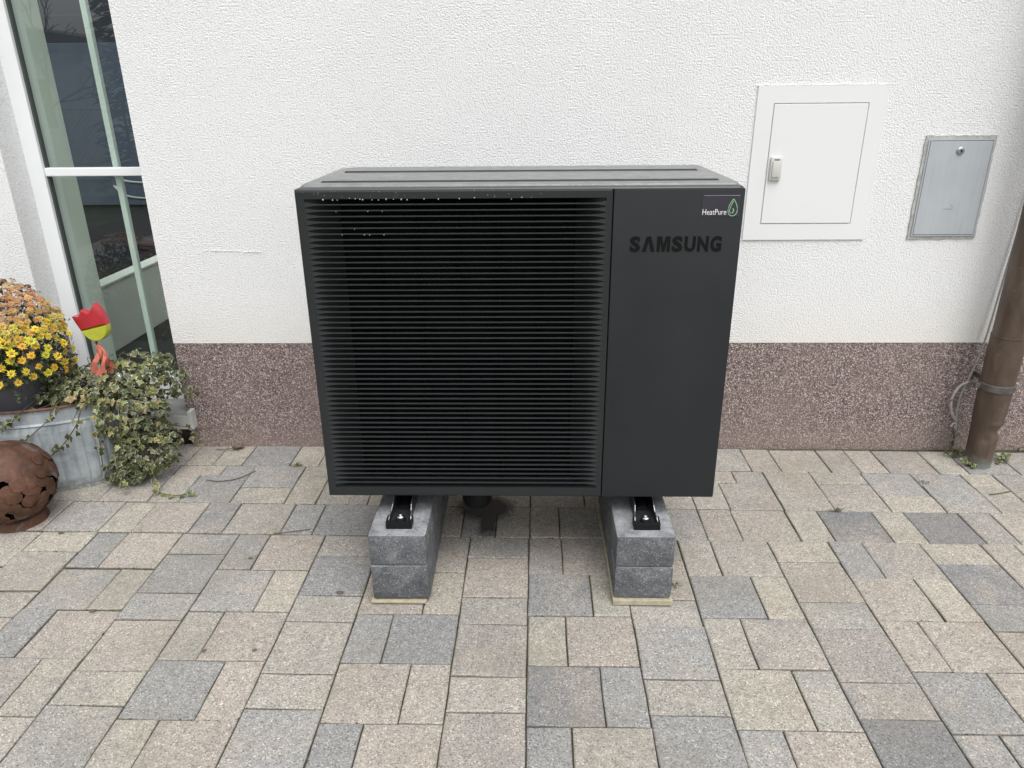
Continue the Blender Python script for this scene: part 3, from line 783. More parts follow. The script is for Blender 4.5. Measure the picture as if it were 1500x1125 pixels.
# fan behind the slats
b = MB(); b.lathe([(0.085, 0), (0.085, 0.008), (0.07, 0.016), (0.02, 0.018)], 32)
b.v = [(x - 0.19, FY + 0.0705 - z, y + 0.77) for x, y, z in b.v]
fan = hb(b, 'fan_hub', M['black'], None, 40)
for k in range(3):
    b = MB()
    for j in range(10):
        pass
    vv = []
    for j in range(9):
        r = 0.085 + j * 0.031
        for s_, sw in ((-1, 0.0), (1, 0.0)):
            a = R(120 * k) + 0.35 * (j / 8) + s_ * (0.55 + 0.1 * math.sin(j * 0.39))
            vv.append((-0.19 + r * math.cos(a) - HX, FY + 0.064 + s_ * 0.004 - HY, 0.77 + r * math.sin(a) - HZ))
    b.add(vv, [(2 * j, 2 * j + 1, 2 * j + 3, 2 * j + 2) for j in range(8)])
    b.build('fan_blade', M['black'], fan)
# slats
b = MB()      # thin blade that swells into the frame at both ends
NS = 56; pitch = (GZ1 - GZ0) / NS
hl = (GX1 - GX0) / 2
st_ = [(-hl - 0.0005, 0.0), (-hl + 0.008, 0.26), (-hl + 0.018, 0.56), (-hl + 0.040, 1.0)]
st_ += [(-x, t) for x, t in st_[::-1]]
vv = []
for x, t in st_:
    k = (1 - t) ** 1.6
    hf = 0.0013 + (pitch / 2 - 0.0016) * k
    vv += [(x, 0.0, -hf), (x, 0.0, hf), (x, 0.0055, 0.0016 + (pitch / 2 - 0.0020) * k), (x, 0.0055, -0.0016 - (pitch / 2 - 0.0020) * k)]
b.add(vv, [(0, 1, 2, 3), (28, 31, 30, 29)] + [(4 * j + k, 4 * j + 4 + k, 4 * j + 4 + (k + 1) % 4, 4 * j + (k + 1) % 4) for j in range(7) for k in range(4)])
slat = b.mesh('slat', M['slat'])
for k in range(NS):
    z = GZ0 + (k + 0.0) * pitch + 0.0005
    if k == 0: continue
    inst('slat', slat, hp, ((GX0 + GX1) / 2 - HX, FY + 0.0006 - HY, z - HZ))
# lid
def edge_out(d, z): return [(x, y, z) for x, y in rounded(FX0 + 0.002 + d, FX1 - 0.002 - d, FY + 0.003 + d, BY - d, 0.016 - d, 0.07 - d)]
E0 = [edge_out(0.0, FZ1 - 0.0020), edge_out(0.0008, FZ1 + 0.0006), edge_out(0.0055, FZ1 + 0.0030), edge_out(0.0125, FZ1 + 0.0042)]
n = len(E0[0]); b = MB()
b.add(sum(E0, []), [(j * n + i, j * n + (i + 1) % n, (j + 1) * n + (i + 1) % n, (j + 1) * n + i) for j in range(3) for i in range(n)] + [tuple(range(3 * n, 4 * n))])
hb(b, 'lid_flange', M['flange'], None, 60)
def lid_out(d, z): return [(x, y, z) for x, y in rounded(FX0 + 0.012 + d, FX1 - 0.012 - d, FY + 0.0145 + d, BY - 0.005 - d, 0.014 - d, 0.066 - d)]
L0, L1, L2 = lid_out(0, FZ1 + 0.0043), lid_out(0.001, FZ1 + 0.0075), lid_out(0.007, FZ1 + 0.0118)
n = len(L0); b = MB()
b.add(L0 + L1 + L2, [(i, (i + 1) % n, n + (i + 1) % n, n + i) for i in range(n)] + [(n + i, n + (i + 1) % n, 2 * n + (i + 1) % n, 2 * n + i) for i in range(n)] + [tuple(range(2 * n, 3 * n))])
lid = hb(b, 'lid', M['lid'], None, 50)
for y0, y1 in ((-0.893, -0.884), (-0.632, -0.622)):
    b = MB(); x0, x1 = -0.552, 0.492; zt = FZ1 + 0.0119
    vv = [(x0, y0, zt), (x1, y0, zt), (x1, y1, zt), (x0, y1, zt), (x0 + 0.006, y0 + 0.0004, zt + 0.0046), (x1 - 0.006, y0 + 0.0004, zt + 0.0046), (x1 - 0.006, y0 + 0.003, zt + 0.0046), (x0 + 0.006, y0 + 0.003, zt + 0.0046)]
    b.add(vv, [(4, 5, 6, 7), (0, 1, 5, 4), (1, 2, 6, 5), (2, 3, 7, 6), (3, 0, 4, 7)])
    hb(b, 'lid_rib', M['rib'])
# raised lettering
def text_mb(txt, size, offset=0.0, extrude=0.0, shear=0.0):
    cu = bpy.data.curves.new('lettering', 'FONT')
    cu.body = txt; cu.size = size; cu.offset = offset; cu.extrude = extrude; cu.shear = shear; cu.resolution_u = 3
    o = bpy.data.objects.new('lettering_source', cu); col.objects.link(o)
    bpy.context.view_layer.update()
    me = bpy.data.meshes.new_from_object(o.evaluated_get(bpy.context.evaluated_depsgraph_get()))
    vs_ = [v.co.copy() for v in me.vertices]; fs_ = [tuple(p.vertices) for p in me.polygons]
    bpy.data.objects.remove(o); bpy.data.curves.remove(cu); bpy.data.meshes.remove(me)
    return vs_, fs_
def place_text(mb, vs_, fs_, x0, x1, z0, z1, y, depth=1.0):
    xs = [v.x for v in vs_]; ys = [v.y for v in vs_]
    a, c = min(xs), max(xs); d, e = min(ys), max(ys)
    mb.add([(x0 + (v.x - a) / (c - a) * (x1 - x0), y - v.z * depth, z0 + (v.y - d) / (e - d) * (z1 - z0)) for v in vs_], fs_)
TX0, TX1, TZ0, TZ1 = 0.2608, 0.4990, 1.0495, 1.0895
letters = 'SAMSUNG'; wd = [0.92, 1.12, 1.16, 0.92, 0.96, 0.96, 0.96]; gap_ = 0.17
tot = sum(wd) + gap_ * 6; x = TX0
for chx, wch in zip(letters, wd):
    b = MB(); wx = wch / tot * (TX1 - TX0)
    if chx == 'A':     # barless A
        h = TZ1 - TZ0
        o = [(x, TZ0), (x + wx * 0.34, TZ1), (x + wx * 0.66, TZ1), (x + wx, TZ0), (x + wx * 0.70, TZ0), (x + wx * 0.5, TZ0 + h * 0.70), (x + wx * 0.30, TZ0)]
        b.prism(o, FY - 0.0012, FY - 0.0001, 'y')
    elif chx == 'M':
        h = TZ1 - TZ0
        o = [(0, 0), (0, 1), (0.36, 1), (0.50, 0.42), (0.64, 1), (1, 1), (1, 0), (0.76, 0), (0.76, 0.70), (0.59, 0), (0.41, 0), (0.24, 0.70), (0.24, 0)]
        b.prism([(x + q * wx, TZ0 + z * h) for q, z in o], FY - 0.0012, FY - 0.0001, 'y')
    else:
        vs_, fs_ = text_mb(chx, 0.05, 0.0021, 0.0006)
        place_text(b, vs_, fs_, x, x + wx, TZ0 - (0.0006 if chx in 'SGU' else 0), TZ1 + (0.0006 if chx in 'SG' else 0), FY - 0.0007)
    hb(b, 'letter', M['letter'], None)
    x += wx + gap_ / tot * (TX1 - TX0)
# sticker
b = MB(); b.box(0.4400, 0.5370, FY - 0.0009, FY - 0.0001, 1.1395, 1.1940); stk = hb(b, 'sticker', M['sticker'])
b = MB(); vs_, fs_ = text_mb('HeatPure', 0.02, 0.0)
place_text(b, vs_, fs_, 0.4425, 0.5035, 1.1445, 1.1585, FY - 0.0013); b.v = [(x - HX, y - HY, z - HZ) for x, y, z in b.v]
b.build('lettering', M['white_print'], stk)
b = MB(); b.box(0.444 - HX, 0.5345 - HX, FY - 0.0014 - HY, FY - 0.0010 - HY, 1.1922 - HZ, 1.1932 - HZ); b.build('print_line', plain('pale_violet_line', (0.30, 0.29, 0.36), 0.4), stk)
b = MB()      # drop shaped leaf outline with an inner curl
def drop(sx, sz, cx, cz, n=20):
    pts = []
    for k in range(n + 1):
        t = 2 * math.pi * k / n
        r = math.sin(t / 2)
        pts.append((cx + sx * math.sin(t) * r ** 0.9 * -1, FY - 0.0014, cz + sz * math.cos(t)))
    return pts
b.tube(drop(0.0150, 0.0215, 0.5190, 1.1625), 0.0011, 6)
b.tube([(0.519, FY - 0.0014, 1.1790), (0.5125, FY - 0.0014, 1.163), (0.5105, FY - 0.0014, 1.154), (0.5150, FY - 0.0014, 1.1475), (0.5195, FY - 0.0014, 1.1490)], 0.0011, 6)
b.tube([(0.5195, FY - 0.0014, 1.1605), (0.5215, FY - 0.0014, 1.154), (0.5190, FY - 0.0014, 1.149)], 0.0016, 6)
b.v = [(x - HX, FY - 0.0011 - HY + (y - FY + 0.0014) * 0.25, z - HZ) for x, y, z in b.v]
b.build('leaf_logo', M['green_print'], stk)
# condensation drops on the top edge and a few slats
b = MB(); rr = random.Random(8)
bm = bmesh.new(); bmesh.ops.create_icosphere(bm, subdivisions=1, radius=1.0); iv = [v.co.copy() for v in bm.verts]; bm.verts.ensure_lookup_table(); iff = [tuple(v.index for v in f.verts) for f in bm.faces]; bm.free()
spots = [(-0.585 + 0.022 + q, GZ1 + rr.uniform(-0.003, 0.002), rr.uniform(0.0013, 0.0026)) for q in (0.028, 0.053, 0.065, 0.097, 0.112, 0.124, 0.131, 0.155, 0.172, 0.192, 0.211, 0.231, 0.246, 0.29, 0.327, 0.381, 0.42, 0.515, 0.542)]
for q in range(34): spots.append((-0.585 + rr.random() ** 1.3 * 0.7, GZ1 + rr.uniform(0.001, 0.021), rr.uniform(0.0005, 0.0012)))
for q in range(8):
    k = rr.choice((50, 51, 53, 54)); spots.append((-0.54 + rr.random() * 0.16, GZ0 + k * pitch - 0.0015, rr.uniform(0.001, 0.0018)))
for (sx_, sz_, r) in spots: b.add([(sx_ + v.x * r, FY - 0.0002 + v.y * r * 0.7, sz_ + v.z * r * 1.1) for v in iv], iff)
do = hb(b, 'water_droplets', plain('water_drop', (0.30, 0.31, 0.33), 0.04, spec=1.0), None, True); do['kind'] = 'stuff'
# drain spout
b = MB(); b.lathe([(0.020, 0.0), (0.034, 0.004), (0.044, 0.012), (0.050, 0.026), (0.051, 0.06), (0.051, 0.17)], 32, c=(-0.178, -0.715, 0.140)); hb(b, 'drain_spout', M['rubber'], None, 40)
# feet that rest on the rails
for fx in (-0.389, 0.345):
    for fy in (-0.85, -0.55):
        b = MB(); b.box(fx - 0.035, fx + 0.035, fy - 0.05, fy + 0.05, 0.2985, FZ0 + 0.0008, 0.002); hb(b, 'foot', M['rubber'])

# ------------------------------------------------------------------ blocks and rails
def block(x0, x1, z0, z1, label, sk=0.0):
    r = empty('concrete_block', ((x0 + x1) / 2, -0.70, z0), label, 'concrete block', 'dark concrete blocks under the heat pump')
    bm = MB(); hw = (x1 - x0) / 2
    bm.box(-hw, hw, -0.352, 0.352, 0.0005, z1 - z0, 0.011)
    # slightly uneven faces
    rr = random.Random(int(x0 * 1000) + int(z0 * 1000))
    bm.v = [(x + rr.uniform(-0.0012, 0.0012), y + rr.uniform(-0.0012, 0.0012), z + (rr.uniform(-0.0012, 0.0012) if z > 0.02 else 0)) for x, y, z in bm.v]
    me = bm.mesh('concrete_block', M['block'])
    me.polygons.foreach_set('use_smooth', [True] * len(me.polygons)); me.set_sharp_from_angle(angle=R(50))
    r2 = bpy.data.objects.new('concrete_block', me); r2.location = r.location
    for k in r.keys(): r2[k] = r[k]
    bpy.data.objects.remove(r); r2.name = 'concrete_block'
    col.objects.link(r2); r2.rotation_euler = (0, 0, sk)
    return r2
block(-0.479, -0.306, 0.0110, 0.1335, 'dark grey concrete block, lower one of the left pair', R(0.4))
block(-0.478, -0.304, 0.1345, 0.2400, 'dark grey concrete block, upper one of the left pair under the slatted side')
block(0.2545, 0.4265, 0.0215, 0.1335, 'dark grey concrete block with white lime streaks, lower one of the right pair', R(-0.3))
block(0.2530, 0.4250, 0.1345, 0.2400, 'dark grey concrete block, upper one of the right pair under the plain panel')
for x0, x1, lab in ((-0.482, -0.314, 'thin buff mortar pad under the left pair of blocks'), (0.249, 0.428, 'thin buff mortar pad under the right pair of blocks')):
    b = MB(); b.box(x0 - (x0 + x1) / 2, x1 - (x0 + x1) / 2, -0.36, 0.36, 0.0022, 0.0212 if x0 > 0 else 0.0107, 0.003)
    tag(b.build('bearing_pad', M['pad'], None, False, ((x0 + x1) / 2, -0.70, 0)), lab, 'pad', 'pads under the block pairs')
for rx, lab in ((-0.389, 'black steel mounting rail bolted on the left block pair'), (0.345, 'black steel mounting rail bolted on the right block pair')):
    rl = empty('mounting_rail', (rx, -0.70, 0.2405), lab, 'rail', 'rails carrying the heat pump')
    b = MB(); b.box(-0.031, 0.031, -0.300, 0.33, 0.0, 0.004); b.build('rail_base', M['rail'], rl)
    for sd in (-1, 1):
        b = MB()
        yz = [(-0.296, 0.016), (-0.285, 0.024), (-0.262, 0.029), (-0.245, 0.041), (-0.20, 0.052), (-0.18, 0.0575), (0.33, 0.0575)]
        n = len(yz); x0, x1 = sd * 0.0295, sd * 0.0318
        lean = 0.0035 * sd
        vv = []
        for xx in (x0, x1):
            vv += [(xx, y, 0.0041) for y, z in yz] + [(xx + lean * math.sin(y * 35), y, z) for y, z in yz]
        ff = []
        for i in range(n - 1):
            ff += [(i, i + 1, n + i + 1, n + i), (2 * n + i + 1, 2 * n + i, 3 * n + i, 3 * n + i + 1), (n + i, n + i + 1, 3 * n + i + 1, 3 * n + i)]
        ff.append((0, n, 3 * n, 2 * n))
        b.add(vv, ff)
        sdo = b.build('rail_side', M['rail'], rl)
        b = MB(); b.tube([((x0 + x1) / 2 + lean * math.sin(y * 35), y, z) for y, z in yz], 0.0011, 6); b.build('rail_lip', M['galv'], sdo)
    b = MB(); b.lathe([(0.018, 0), (0.018, 0.50), (0.018, 0.51)], 20)
    b.v = [(x * 1.1, z - 0.215, max(0.004, 0.006 + y * 0.7)) for x, y, z in b.v]; b.build('rubber_cord', M['rubber'], rl, 40)
    b = MB(); b.box(-0.0385, 0.0385, -0.318, -0.306, 0.0002, 0.022, 0.0015); b.box(-0.0385, -0.0345, -0.3058, -0.278, 0.0002, 0.024, 0.001); b.box(0.0345, 0.0385, -0.3058, -0.278, 0.0002, 0.024, 0.001)
    b.build('end_cap', M['rubber'], rl)
    b = MB(); b.lathe([(0.0150, 0.0041), (0.0150, 0.0150), (0.0140, 0.0158)], 24, c=(0, -0.279, 0)); bo = b.build('bolt', M['rubber'], rl, 40)
    b = MB(); b.lathe([(0.0120, 0.0159), (0.0120, 0.0175), (0.0105, 0.0215), (0.0075, 0.0235), (0.0050, 0.0237), (0.0042, 0.0215)], 24, c=(0, -0.279, 0)); b.build('bolt_head', M['bolt'], bo, 40)

# wet patch on the stones under the spout
b = MB(); cx, cy = -0.165, -0.56
NX, NY = 26, 26
def wetf(x, y):
    a = 1 - math.hypot((x + 0.168) / 0.12, (y + 0.505) / 0.10)
    c = 1 - max(abs(x + 0.15) / 0.036, abs(y + 0.58) / 0.125)
    return max(0.0, min(1.0, 0.15 + 1.3 * max(a, c * 0.9)))
vv, aa, ff = [], [], []
for j in range(NY + 1):
    for i in range(NX + 1):
        x, y = -0.30 + 0.26 * i / NX, -0.73 + 0.34 * j / NY
        e = min(i, NX - i, j, NY - j) / 3.0
        vv.append((x, y, 0.0032)); aa.append(min(wetf(x, y), e) + 1e-6)
for j in range(NY):
    for i in range(NX):
        q = j * (NX + 1) + i; ff.append((q, q + 1, q + NX + 2, q + NX + 1))
b.add(vv, ff, aa)
tag(b.build('wet_patch', M['wet']), kind='stuff')

# ------------------------------------------------------------------ zinc tub with its planting
TC = Vector((-2.10, -0.255, 0.0)); TA, TB, TH = 0.455, 0.200, 0.365
tub = empty('zinc_tub', TC, 'old oval galvanised zinc tub with rust stains, planted with ivy', 'tub')
b = MB(); NA = 264
levels = [(0.0, -0.028), (0.012, -0.026), (0.02, -0.022)] + [(0.02 + 0.265 * k / 10, -0.022 + 0.015 * k / 10) for k in range(1, 11)] + [(0.292, -0.003), (0.300, -0.007), (0.345, -0.003), (0.357, 0.002)]
vv, ff = [], []
for (z, d) in levels:
    amp = 0.0055 if 0.04 < z < 0.28 else 0.0
    for k in range(NA):
        t = 2 * math.pi * k / NA
        rib = amp * (0.0 if k % 6 == 0 else 0.75 if k % 6 in (1, 5) else 1.0)
        vv.append(((TA + d + rib) * math.cos(t), (TB + d + rib) * math.sin(t), z))
for j in range(len(levels) - 1):
    for k in range(NA):
        l = (k + 1) % NA; ff.append((j * NA + k, j * NA + l, (j + 1) * NA + l, (j + 1) * NA + k))
b.add(vv, ff)
b.build('body', M['zinc'], tub)
b = MB(); b.tube([((TA + 0.003) * math.cos(t * 2 * math.pi / 90), (TB + 0.003) * math.sin(t * 2 * math.pi / 90), 0.359) for t in range(91)], 0.0055, 8); b.build('rim', M['rim_rust'], tub, True)
b = MB(); b.add([((TA - 0.006) * math.cos(2 * math.pi * k / 60), (TB - 0.006) * math.sin(2 * math.pi * k / 60), 0.325) for k in range(60)], [tuple(range(60))]); b.build('soil', M['soil'], tub)

# chrysanthemum
MC = Vector((-1.985, -0.300, 0.327))
mum = empty('chrysanthemum', MC, 'domed yellow chrysanthemum, faded brown on top, in a dark grey pot', 'potted plant')
b = MB(); b.lathe([(0.095, 0.0), (0.128, 0.135), (0.134, 0.136), (0.135, 0.155), (0.130, 0.157), (0.126, 0.145), (0.110, 0.140)], 40); b.build('pot', M['pot'], mum, 40)
b = MB(); b.lathe([(0.001, 0.141), (0.122, 0.139)], 32, caps=False); b.build('soil', M['soil'], mum)
def bloom_mesh(seed):
    rr = random.Random(seed); b = MB()
    for ring_, (n, L, zt) in enumerate(((11, 0.0185, 0.001), (8, 0.013, 0.006))):
        for k in range(n):
            a = 2 * math.pi * (k + 0.5 * ring_) / n + rr.uniform(-0.15, 0.15); l = L * rr.uniform(0.85, 1.1); w_ = 0.0040
            d = Vector((math.cos(a), math.sin(a), 0)); s = Vector((-d.y, d.x, 0)); up = rr.uniform(-0.002, 0.004)
            b.add([d * 0.003 + Vector((0, 0, zt + 0.001)), d * l * 0.6 + s * w_ + Vector((0, 0, zt + 0.003)), d * l + Vector((0, 0, zt + up)), d * l * 0.6 - s * w_ + Vector((0, 0, zt + 0.003))],
                  [(0, 1, 2, 3)], [0.1, 0.7, 1.0, 0.7])
    b.add([(0.0042 * math.cos(k * 1.0472), 0.0042 * math.sin(k * 1.0472), 0.0065) for k in range(6)] + [(0, 0, 0.0088)], [(k, (k + 1) % 6, 6) for k in range(6)], [0.05] * 7)
    return b.mesh('bloom', M['bloom'])
blooms = [bloom_mesh(k) for k in range(5)]
DOME = Vector((0.012, 0.0, 0.215)); DR = Vector((0.222, 0.215, 0.275))
rb = random.Random(21); pts = []; tries = 0
while len(pts) < 290 and tries < 30000:
    tries += 1
    th = rb.uniform(0, 2 * math.pi); cz = rb.uniform(-0.24, 1.0)
    sr = math.sqrt(1 - cz * cz); d = Vector((sr * math.cos(th), sr * math.sin(th), cz))
    if d.y > 0.40 or d.x < -0.32: continue
    lim = 0.0185 if cz > 0.3 else 0.031
    p = DOME + Vector((d.x * DR.x, d.y * DR.y, d.z * DR.z)) * rb.uniform(0.93, 1.04)
    if any((p - q).length < lim for q, _ in pts): continue
    if cz < 0.2 and rb.random() < 0.30: continue
    pts.append((p, d))
for p, d in pts:
    old = max(0.0, min(1.0, (d.z - 0.32 + rb.gauss(0, 0.10)) / 0.28))
    y_ = (0.68, 0.52, 0.042); tan = rb.choice(((0.42, 0.25, 0.12), (0.36, 0.19, 0.11), (0.48, 0.33, 0.19)))
    c = [(y_[i] * (1 - old) + tan[i] * old) * rb.uniform(0.8, 1.12) for i in range(3)]
    nrm = Vector((d.x / DR.x, d.y / DR.y, d.z / DR.z)).normalized() + Vector((rb.gauss(0, 0.25), rb.gauss(0, 0.25), rb.gauss(0.1, 0.2)))
    q = nrm.to_track_quat('Z', 'Y') @ Quaternion((0, 0, 1), rb.uniform(0, 6.28))
    inst('bloom', rb.choice(blooms), mum, p, q, rb.uniform(0.78, 1.10) * (0.88 if old > 0.5 else 1), c)
fb = MB()
for k in range(3600):
    th = rb.uniform(0, 2 * math.pi); cz = rb.uniform(-0.55, 1.0); sr = math.sqrt(1 - cz * cz)
    d = Vector((sr * math.cos(th), sr * math.sin(th), cz)); rad = rb.uniform(0.55, 0.955 if cz > 0.35 else 1.03)
    p = DOME + Vector((d.x * DR.x, d.y * DR.y, d.z * DR.z)) * rad
    t = Vector((rb.gauss(0, 1), rb.gauss(0, 1), rb.gauss(0.2, 1))).normalized(); s = t.cross(Vector((rb.gauss(0, 1), rb.gauss(0, 1), rb.gauss(0, 1)))).normalized()
    L = rb.uniform(0.012, 0.024); w_ = L * 0.3
    fb.add([p, p + t * L * 0.5 + s * w_, p + t * L, p + t * L * 0.5 - s * w_], [(0, 1, 2, 3)])
for k in range(90):
    a = rb.uniform(0, 6.28); r1 = rb.uniform(0.3, 0.85)
    fb.tube([(0.03 * math.cos(a), 0.03 * math.sin(a), 0.14), (r1 * 0.11 * math.cos(a), r1 * 0.11 * math.sin(a), 0.25), (r1 * 0.22 * math.cos(a), r1 * 0.22 * math.sin(a), 0.40 - 0.2 * r1)], 0.0016, 4)
fo = fb.build('foliage', M['foliage'], mum); fo['kind'] = 'stuff'

# ivy
ivy = empty('ivy', (-1.70, -0.24, 0.325), 'variegated ivy spilling over the right end of the zinc tub', 'ivy')
IX, IY, IZ = ivy.location
def ivy_leaf(seed):
    rr = random.Random(seed); b = MB()
    out = [(0, -0.10), (0.30, -0.32), (0.42, -0.02), (0.66, 0.20), (0.34, 0.36), (0.22, 0.62), (0, 1.0), (-0.22, 0.62), (-0.34, 0.36), (-0.66, 0.20), (-0.42, -0.02), (-0.30, -0.32)]
    out = [(x * rr.uniform(0.85, 1.15), y * rr.uniform(0.9, 1.1)) for x, y in out]
    c = (0.0, 0.18, 0.03)
    vv = [c] + [(x, y, -0.16 * abs(x) - 0.12 * max(0, y - 0.4) + rr.uniform(-0.05, 0.05)) for x, y in out]
    n = len(out)
    b.add(vv, [(0, 1 + k, 1 + (k + 1) % n) for k in range(n)], [0.02] + [1.0] * n)
    return b
leaf_b = [ivy_leaf(k) for k in range(5)]
leafs = [q.mesh('leaf', M['leaf']) for q in leaf_b]
ri = random.Random(33)
spots = []
def mass(n, c, r, outward=1.0):
    for k in range(n):
        d = Vector((ri.gauss(0, 1), ri.gauss(0, 1), ri.gauss(0, 1))).normalized()
        rad = ri.uniform(0.55, 1.0) ** 0.5
        p = Vector((c[0] + d.x * r[0] * rad, c[1] + d.y * r[1] * rad, c[2] + d.z * r[2] * rad))
        if p.z < 0.012: p.z = 0.012 + ri.random() * 0.03
        if p.y > -0.03 and not (XL < p.x < XR - 0.01): p.y = -0.03 - ri.random() * 0.03
        n_ = (d * 0.7 + Vector((0, -0.35, 0.55)) + Vector((ri.gauss(0, 0.35), ri.gauss(0, 0.35), ri.gauss(0, 0.35)))).normalized()
        spots.append((p, n_, ri.uniform(0.014, 0.026)))
mass(520, (-1.70, -0.23, 0.395), (0.20, 0.17, 0.075))
mass(200, (-1.56, -0.21, 0.43), (0.13, 0.15, 0.09))
mass(150, (-1.50, -0.11, 0.38), (0.09, 0.06, 0.10))
mass(480, (-1.575, -0.26, 0.28), (0.135, 0.13, 0.14))
mass(330, (-1.535, -0.25, 0.13), (0.125, 0.14, 0.115))
mass(140, (-1.60, -0.33, 0.06), (0.09, 0.07, 0.05))
mass(90, (-1.86, -0.27, 0.385), (0.10, 0.10, 0.035))
# trailing runners over the zinc side
runners = [
 [(-1.66, -0.34, 0.40), (-1.665, -0.42, 0.36), (-1.70, -0.415, 0.30), (-1.755, -0.405, 0.235), (-1.80, -0.41, 0.19), (-1.845, -0.425, 0.155)],
 [(-1.76, -0.36, 0.39), (-1.77, -0.425, 0.365), (-1.80, -0.425, 0.32), (-1.86, -0.43, 0.27), (-1.92, -0.44, 0.225)],
 [(-1.86, -0.36, 0.385), (-1.875, -0.435, 0.365), (-1.925, -0.445, 0.32), (-1.99, -0.455, 0.285), (-2.05, -0.46, 0.24)],
 [(-1.62, -0.32, 0.38), (-1.62, -0.40, 0.34), (-1.645, -0.38, 0.25), (-1.66, -0.375, 0.16), (-1.67, -0.37, 0.09)],
 [(-1.55, -0.32, 0.38), (-1.535, -0.41, 0.30), (-1.56, -0.42, 0.18), (-1.60, -0.40, 0.10), (-1.56, -0.43, 0.05)],
 [(-1.50, -0.30, 0.10), (-1.46, -0.40, 0.02), (-1.38, -0.44, 0.010), (-1.30, -0.42, 0.010)],
 [(-1.58, -0.25, 0.42), (-1.50, -0.2, 0.47), (-1.45, -0.14, 0.46)], [(-1.52, -0.18, 0.34), (-1.42, -0.13, 0.33), (-1.38, -0.10, 0.30)], [(-1.50, -0.2, 0.2), (-1.40, -0.17, 0.17), (-1.345, -0.2, 0.12)]]
st = MB()
for rn in runners:
    sp = spline(rn, 7); st.tube([(p.x - IX, p.y - IY, p.z - IZ) for p in sp], 0.0019, 5)
    for k in range(2, len(sp)):
        if ri.random() < 0.52:
            off = Vector((ri.uniform(-0.018, 0.018), -ri.uniform(0.002, 0.016), ri.uniform(-0.015, 0.015)))
            spots.insert(0, (sp[k] + off, Vector((ri.gauss(0, 0.3), -0.9, 0.45 + ri.gauss(0, 0.3))).normalized(), ri.uniform(0.016, 0.025)))
for k in range(46):
    a = (ri.uniform(-1.85, -1.55), ri.uniform(-0.33, -0.12), 0.33); e = spots[ri.randrange(60, len(spots))][0]
    m_ = ((a[0] + e.x) / 2 + ri.gauss(0, 0.03), (a[1] + e.y) / 2 + ri.gauss(0, 0.03), max(a[2], e.z) + 0.03)
    st.tube([(p.x - IX, p.y - IY, p.z - IZ) for p in spline([a, m_, e], 5)], 0.0015, 4)
st.build('stem', M['stem'], ivy, True)
spots.sort(key=lambda s: (s[0] - CAM).length - s[2] * 3)
GREENS = ((0.034, 0.052, 0.014), (0.068, 0.088, 0.020), (0.045, 0.060, 0.020), (0.125, 0.135, 0.032), (0.085, 0.09, 0.035), (0.17, 0.16, 0.05), (0.24, 0.23, 0.10))
rest = MB()
for k, (p, n_, s) in enumerate(spots):
    down = Vector((ri.gauss(0, 0.5), ri.gauss(-0.3, 0.4), -0.8)); down = (down - n_ * down.dot(n_)).normalized()
    xax = down.cross(n_).normalized()
    mt = Matrix((xax, down, n_)).transposed()
    j = ri.randrange(5)
    if k < 290:
        c = [x * ri.uniform(0.8, 1.2) for x in ri.choice(GREENS)]
        inst('leaf', leafs[j], ivy, (p.x - IX, p.y - IY, p.z - IZ), mt.to_quaternion(), s, c)
    else:
        m4 = Matrix.Translation((p.x - IX, p.y - IY, p.z - IZ)) @ mt.to_4x4() @ Matrix.Scale(s, 4)
        rest.add([m4 @ Vector(q) for q in leaf_b[j].v], leaf_b[j].f, leaf_b[j].a)
ro = rest.build('foliage', M['leaf'], ivy); ro['kind'] = 'stuff'; ro.color = (0.046, 0.060, 0.018, 1)

# clay tulip on a stick
tl = empty('tulip_stake', (-1.625, -0.30, 0.33), 'red and lime green glazed clay tulip on a stick with a red ribbon', 'garden ornament')
tilt = R(-13)
def tpt(x, z):
    c, s = math.cos(tilt), math.sin(tilt); return (x * c + z * s, -x * s + z * c)
def hull(pts, name, mat, y0, y1, parent):
    b = MB(); P = [tpt(x * TS, z * TS) for x, z in pts]; P = [(x + 0.006, z + 0.325) for x, z in P]; cxx = sum(p[0] for p in P) / len(P); czz = sum(p[1] for p in P) / len(P)
    n = len(P); ins = [(cxx + (x - cxx) * 0.86, czz + (z - czz) * 0.86) for x, z in P]
    vv = [(x, y0, z) for x, z in ins] + [(x, y0 + 0.007, z) for x, z in P] + [(x, y1 - 0.007, z) for x, z in P] + [(x, y1, z) for x, z in ins]
    ff = [tuple(range(n - 1, -1, -1)), tuple(range(3 * n, 4 * n))]
    for j in range(3):
        for k in range(n):
            l = (k + 1) % n; ff.append((j * n + k, j * n + l, (j + 1) * n + l, (j + 1) * n + k))
    b.add(vv, ff); return b.build(name, mat, parent, 45)
TS = 0.92
hull([(-0.055, -0.012), (-0.0635, 0.03), (-0.066, 0.052), (-0.040, 0.047), (-0.017, 0.069), (0.004, 0.049), (0.016, 0.050), (0.046, 0.082), (0.056, 0.060), (0.062, 0.030), (0.060, -0.010)], 'red_petals', M['red_clay'], -0.018, 0.018, tl)
hull([(-0.055, -0.0125), (0.060, -0.0105), (0.056, -0.032), (0.042, -0.052), (0.016, -0.066), (-0.014, -0.066), (-0.038, -0.050), (-0.050, -0.030)], 'lime_cup', M['lime_clay'], -0.0185, 0.0185, tl)
b = MB(); b.tube([(-0.004, 0, -0.06), (-0.002, 0, 0.10), (0.0, 0, 0.262)], 0.004, 8); b.build('stick', M['stem'], tl)
b = MB(); rr = random.Random(14)
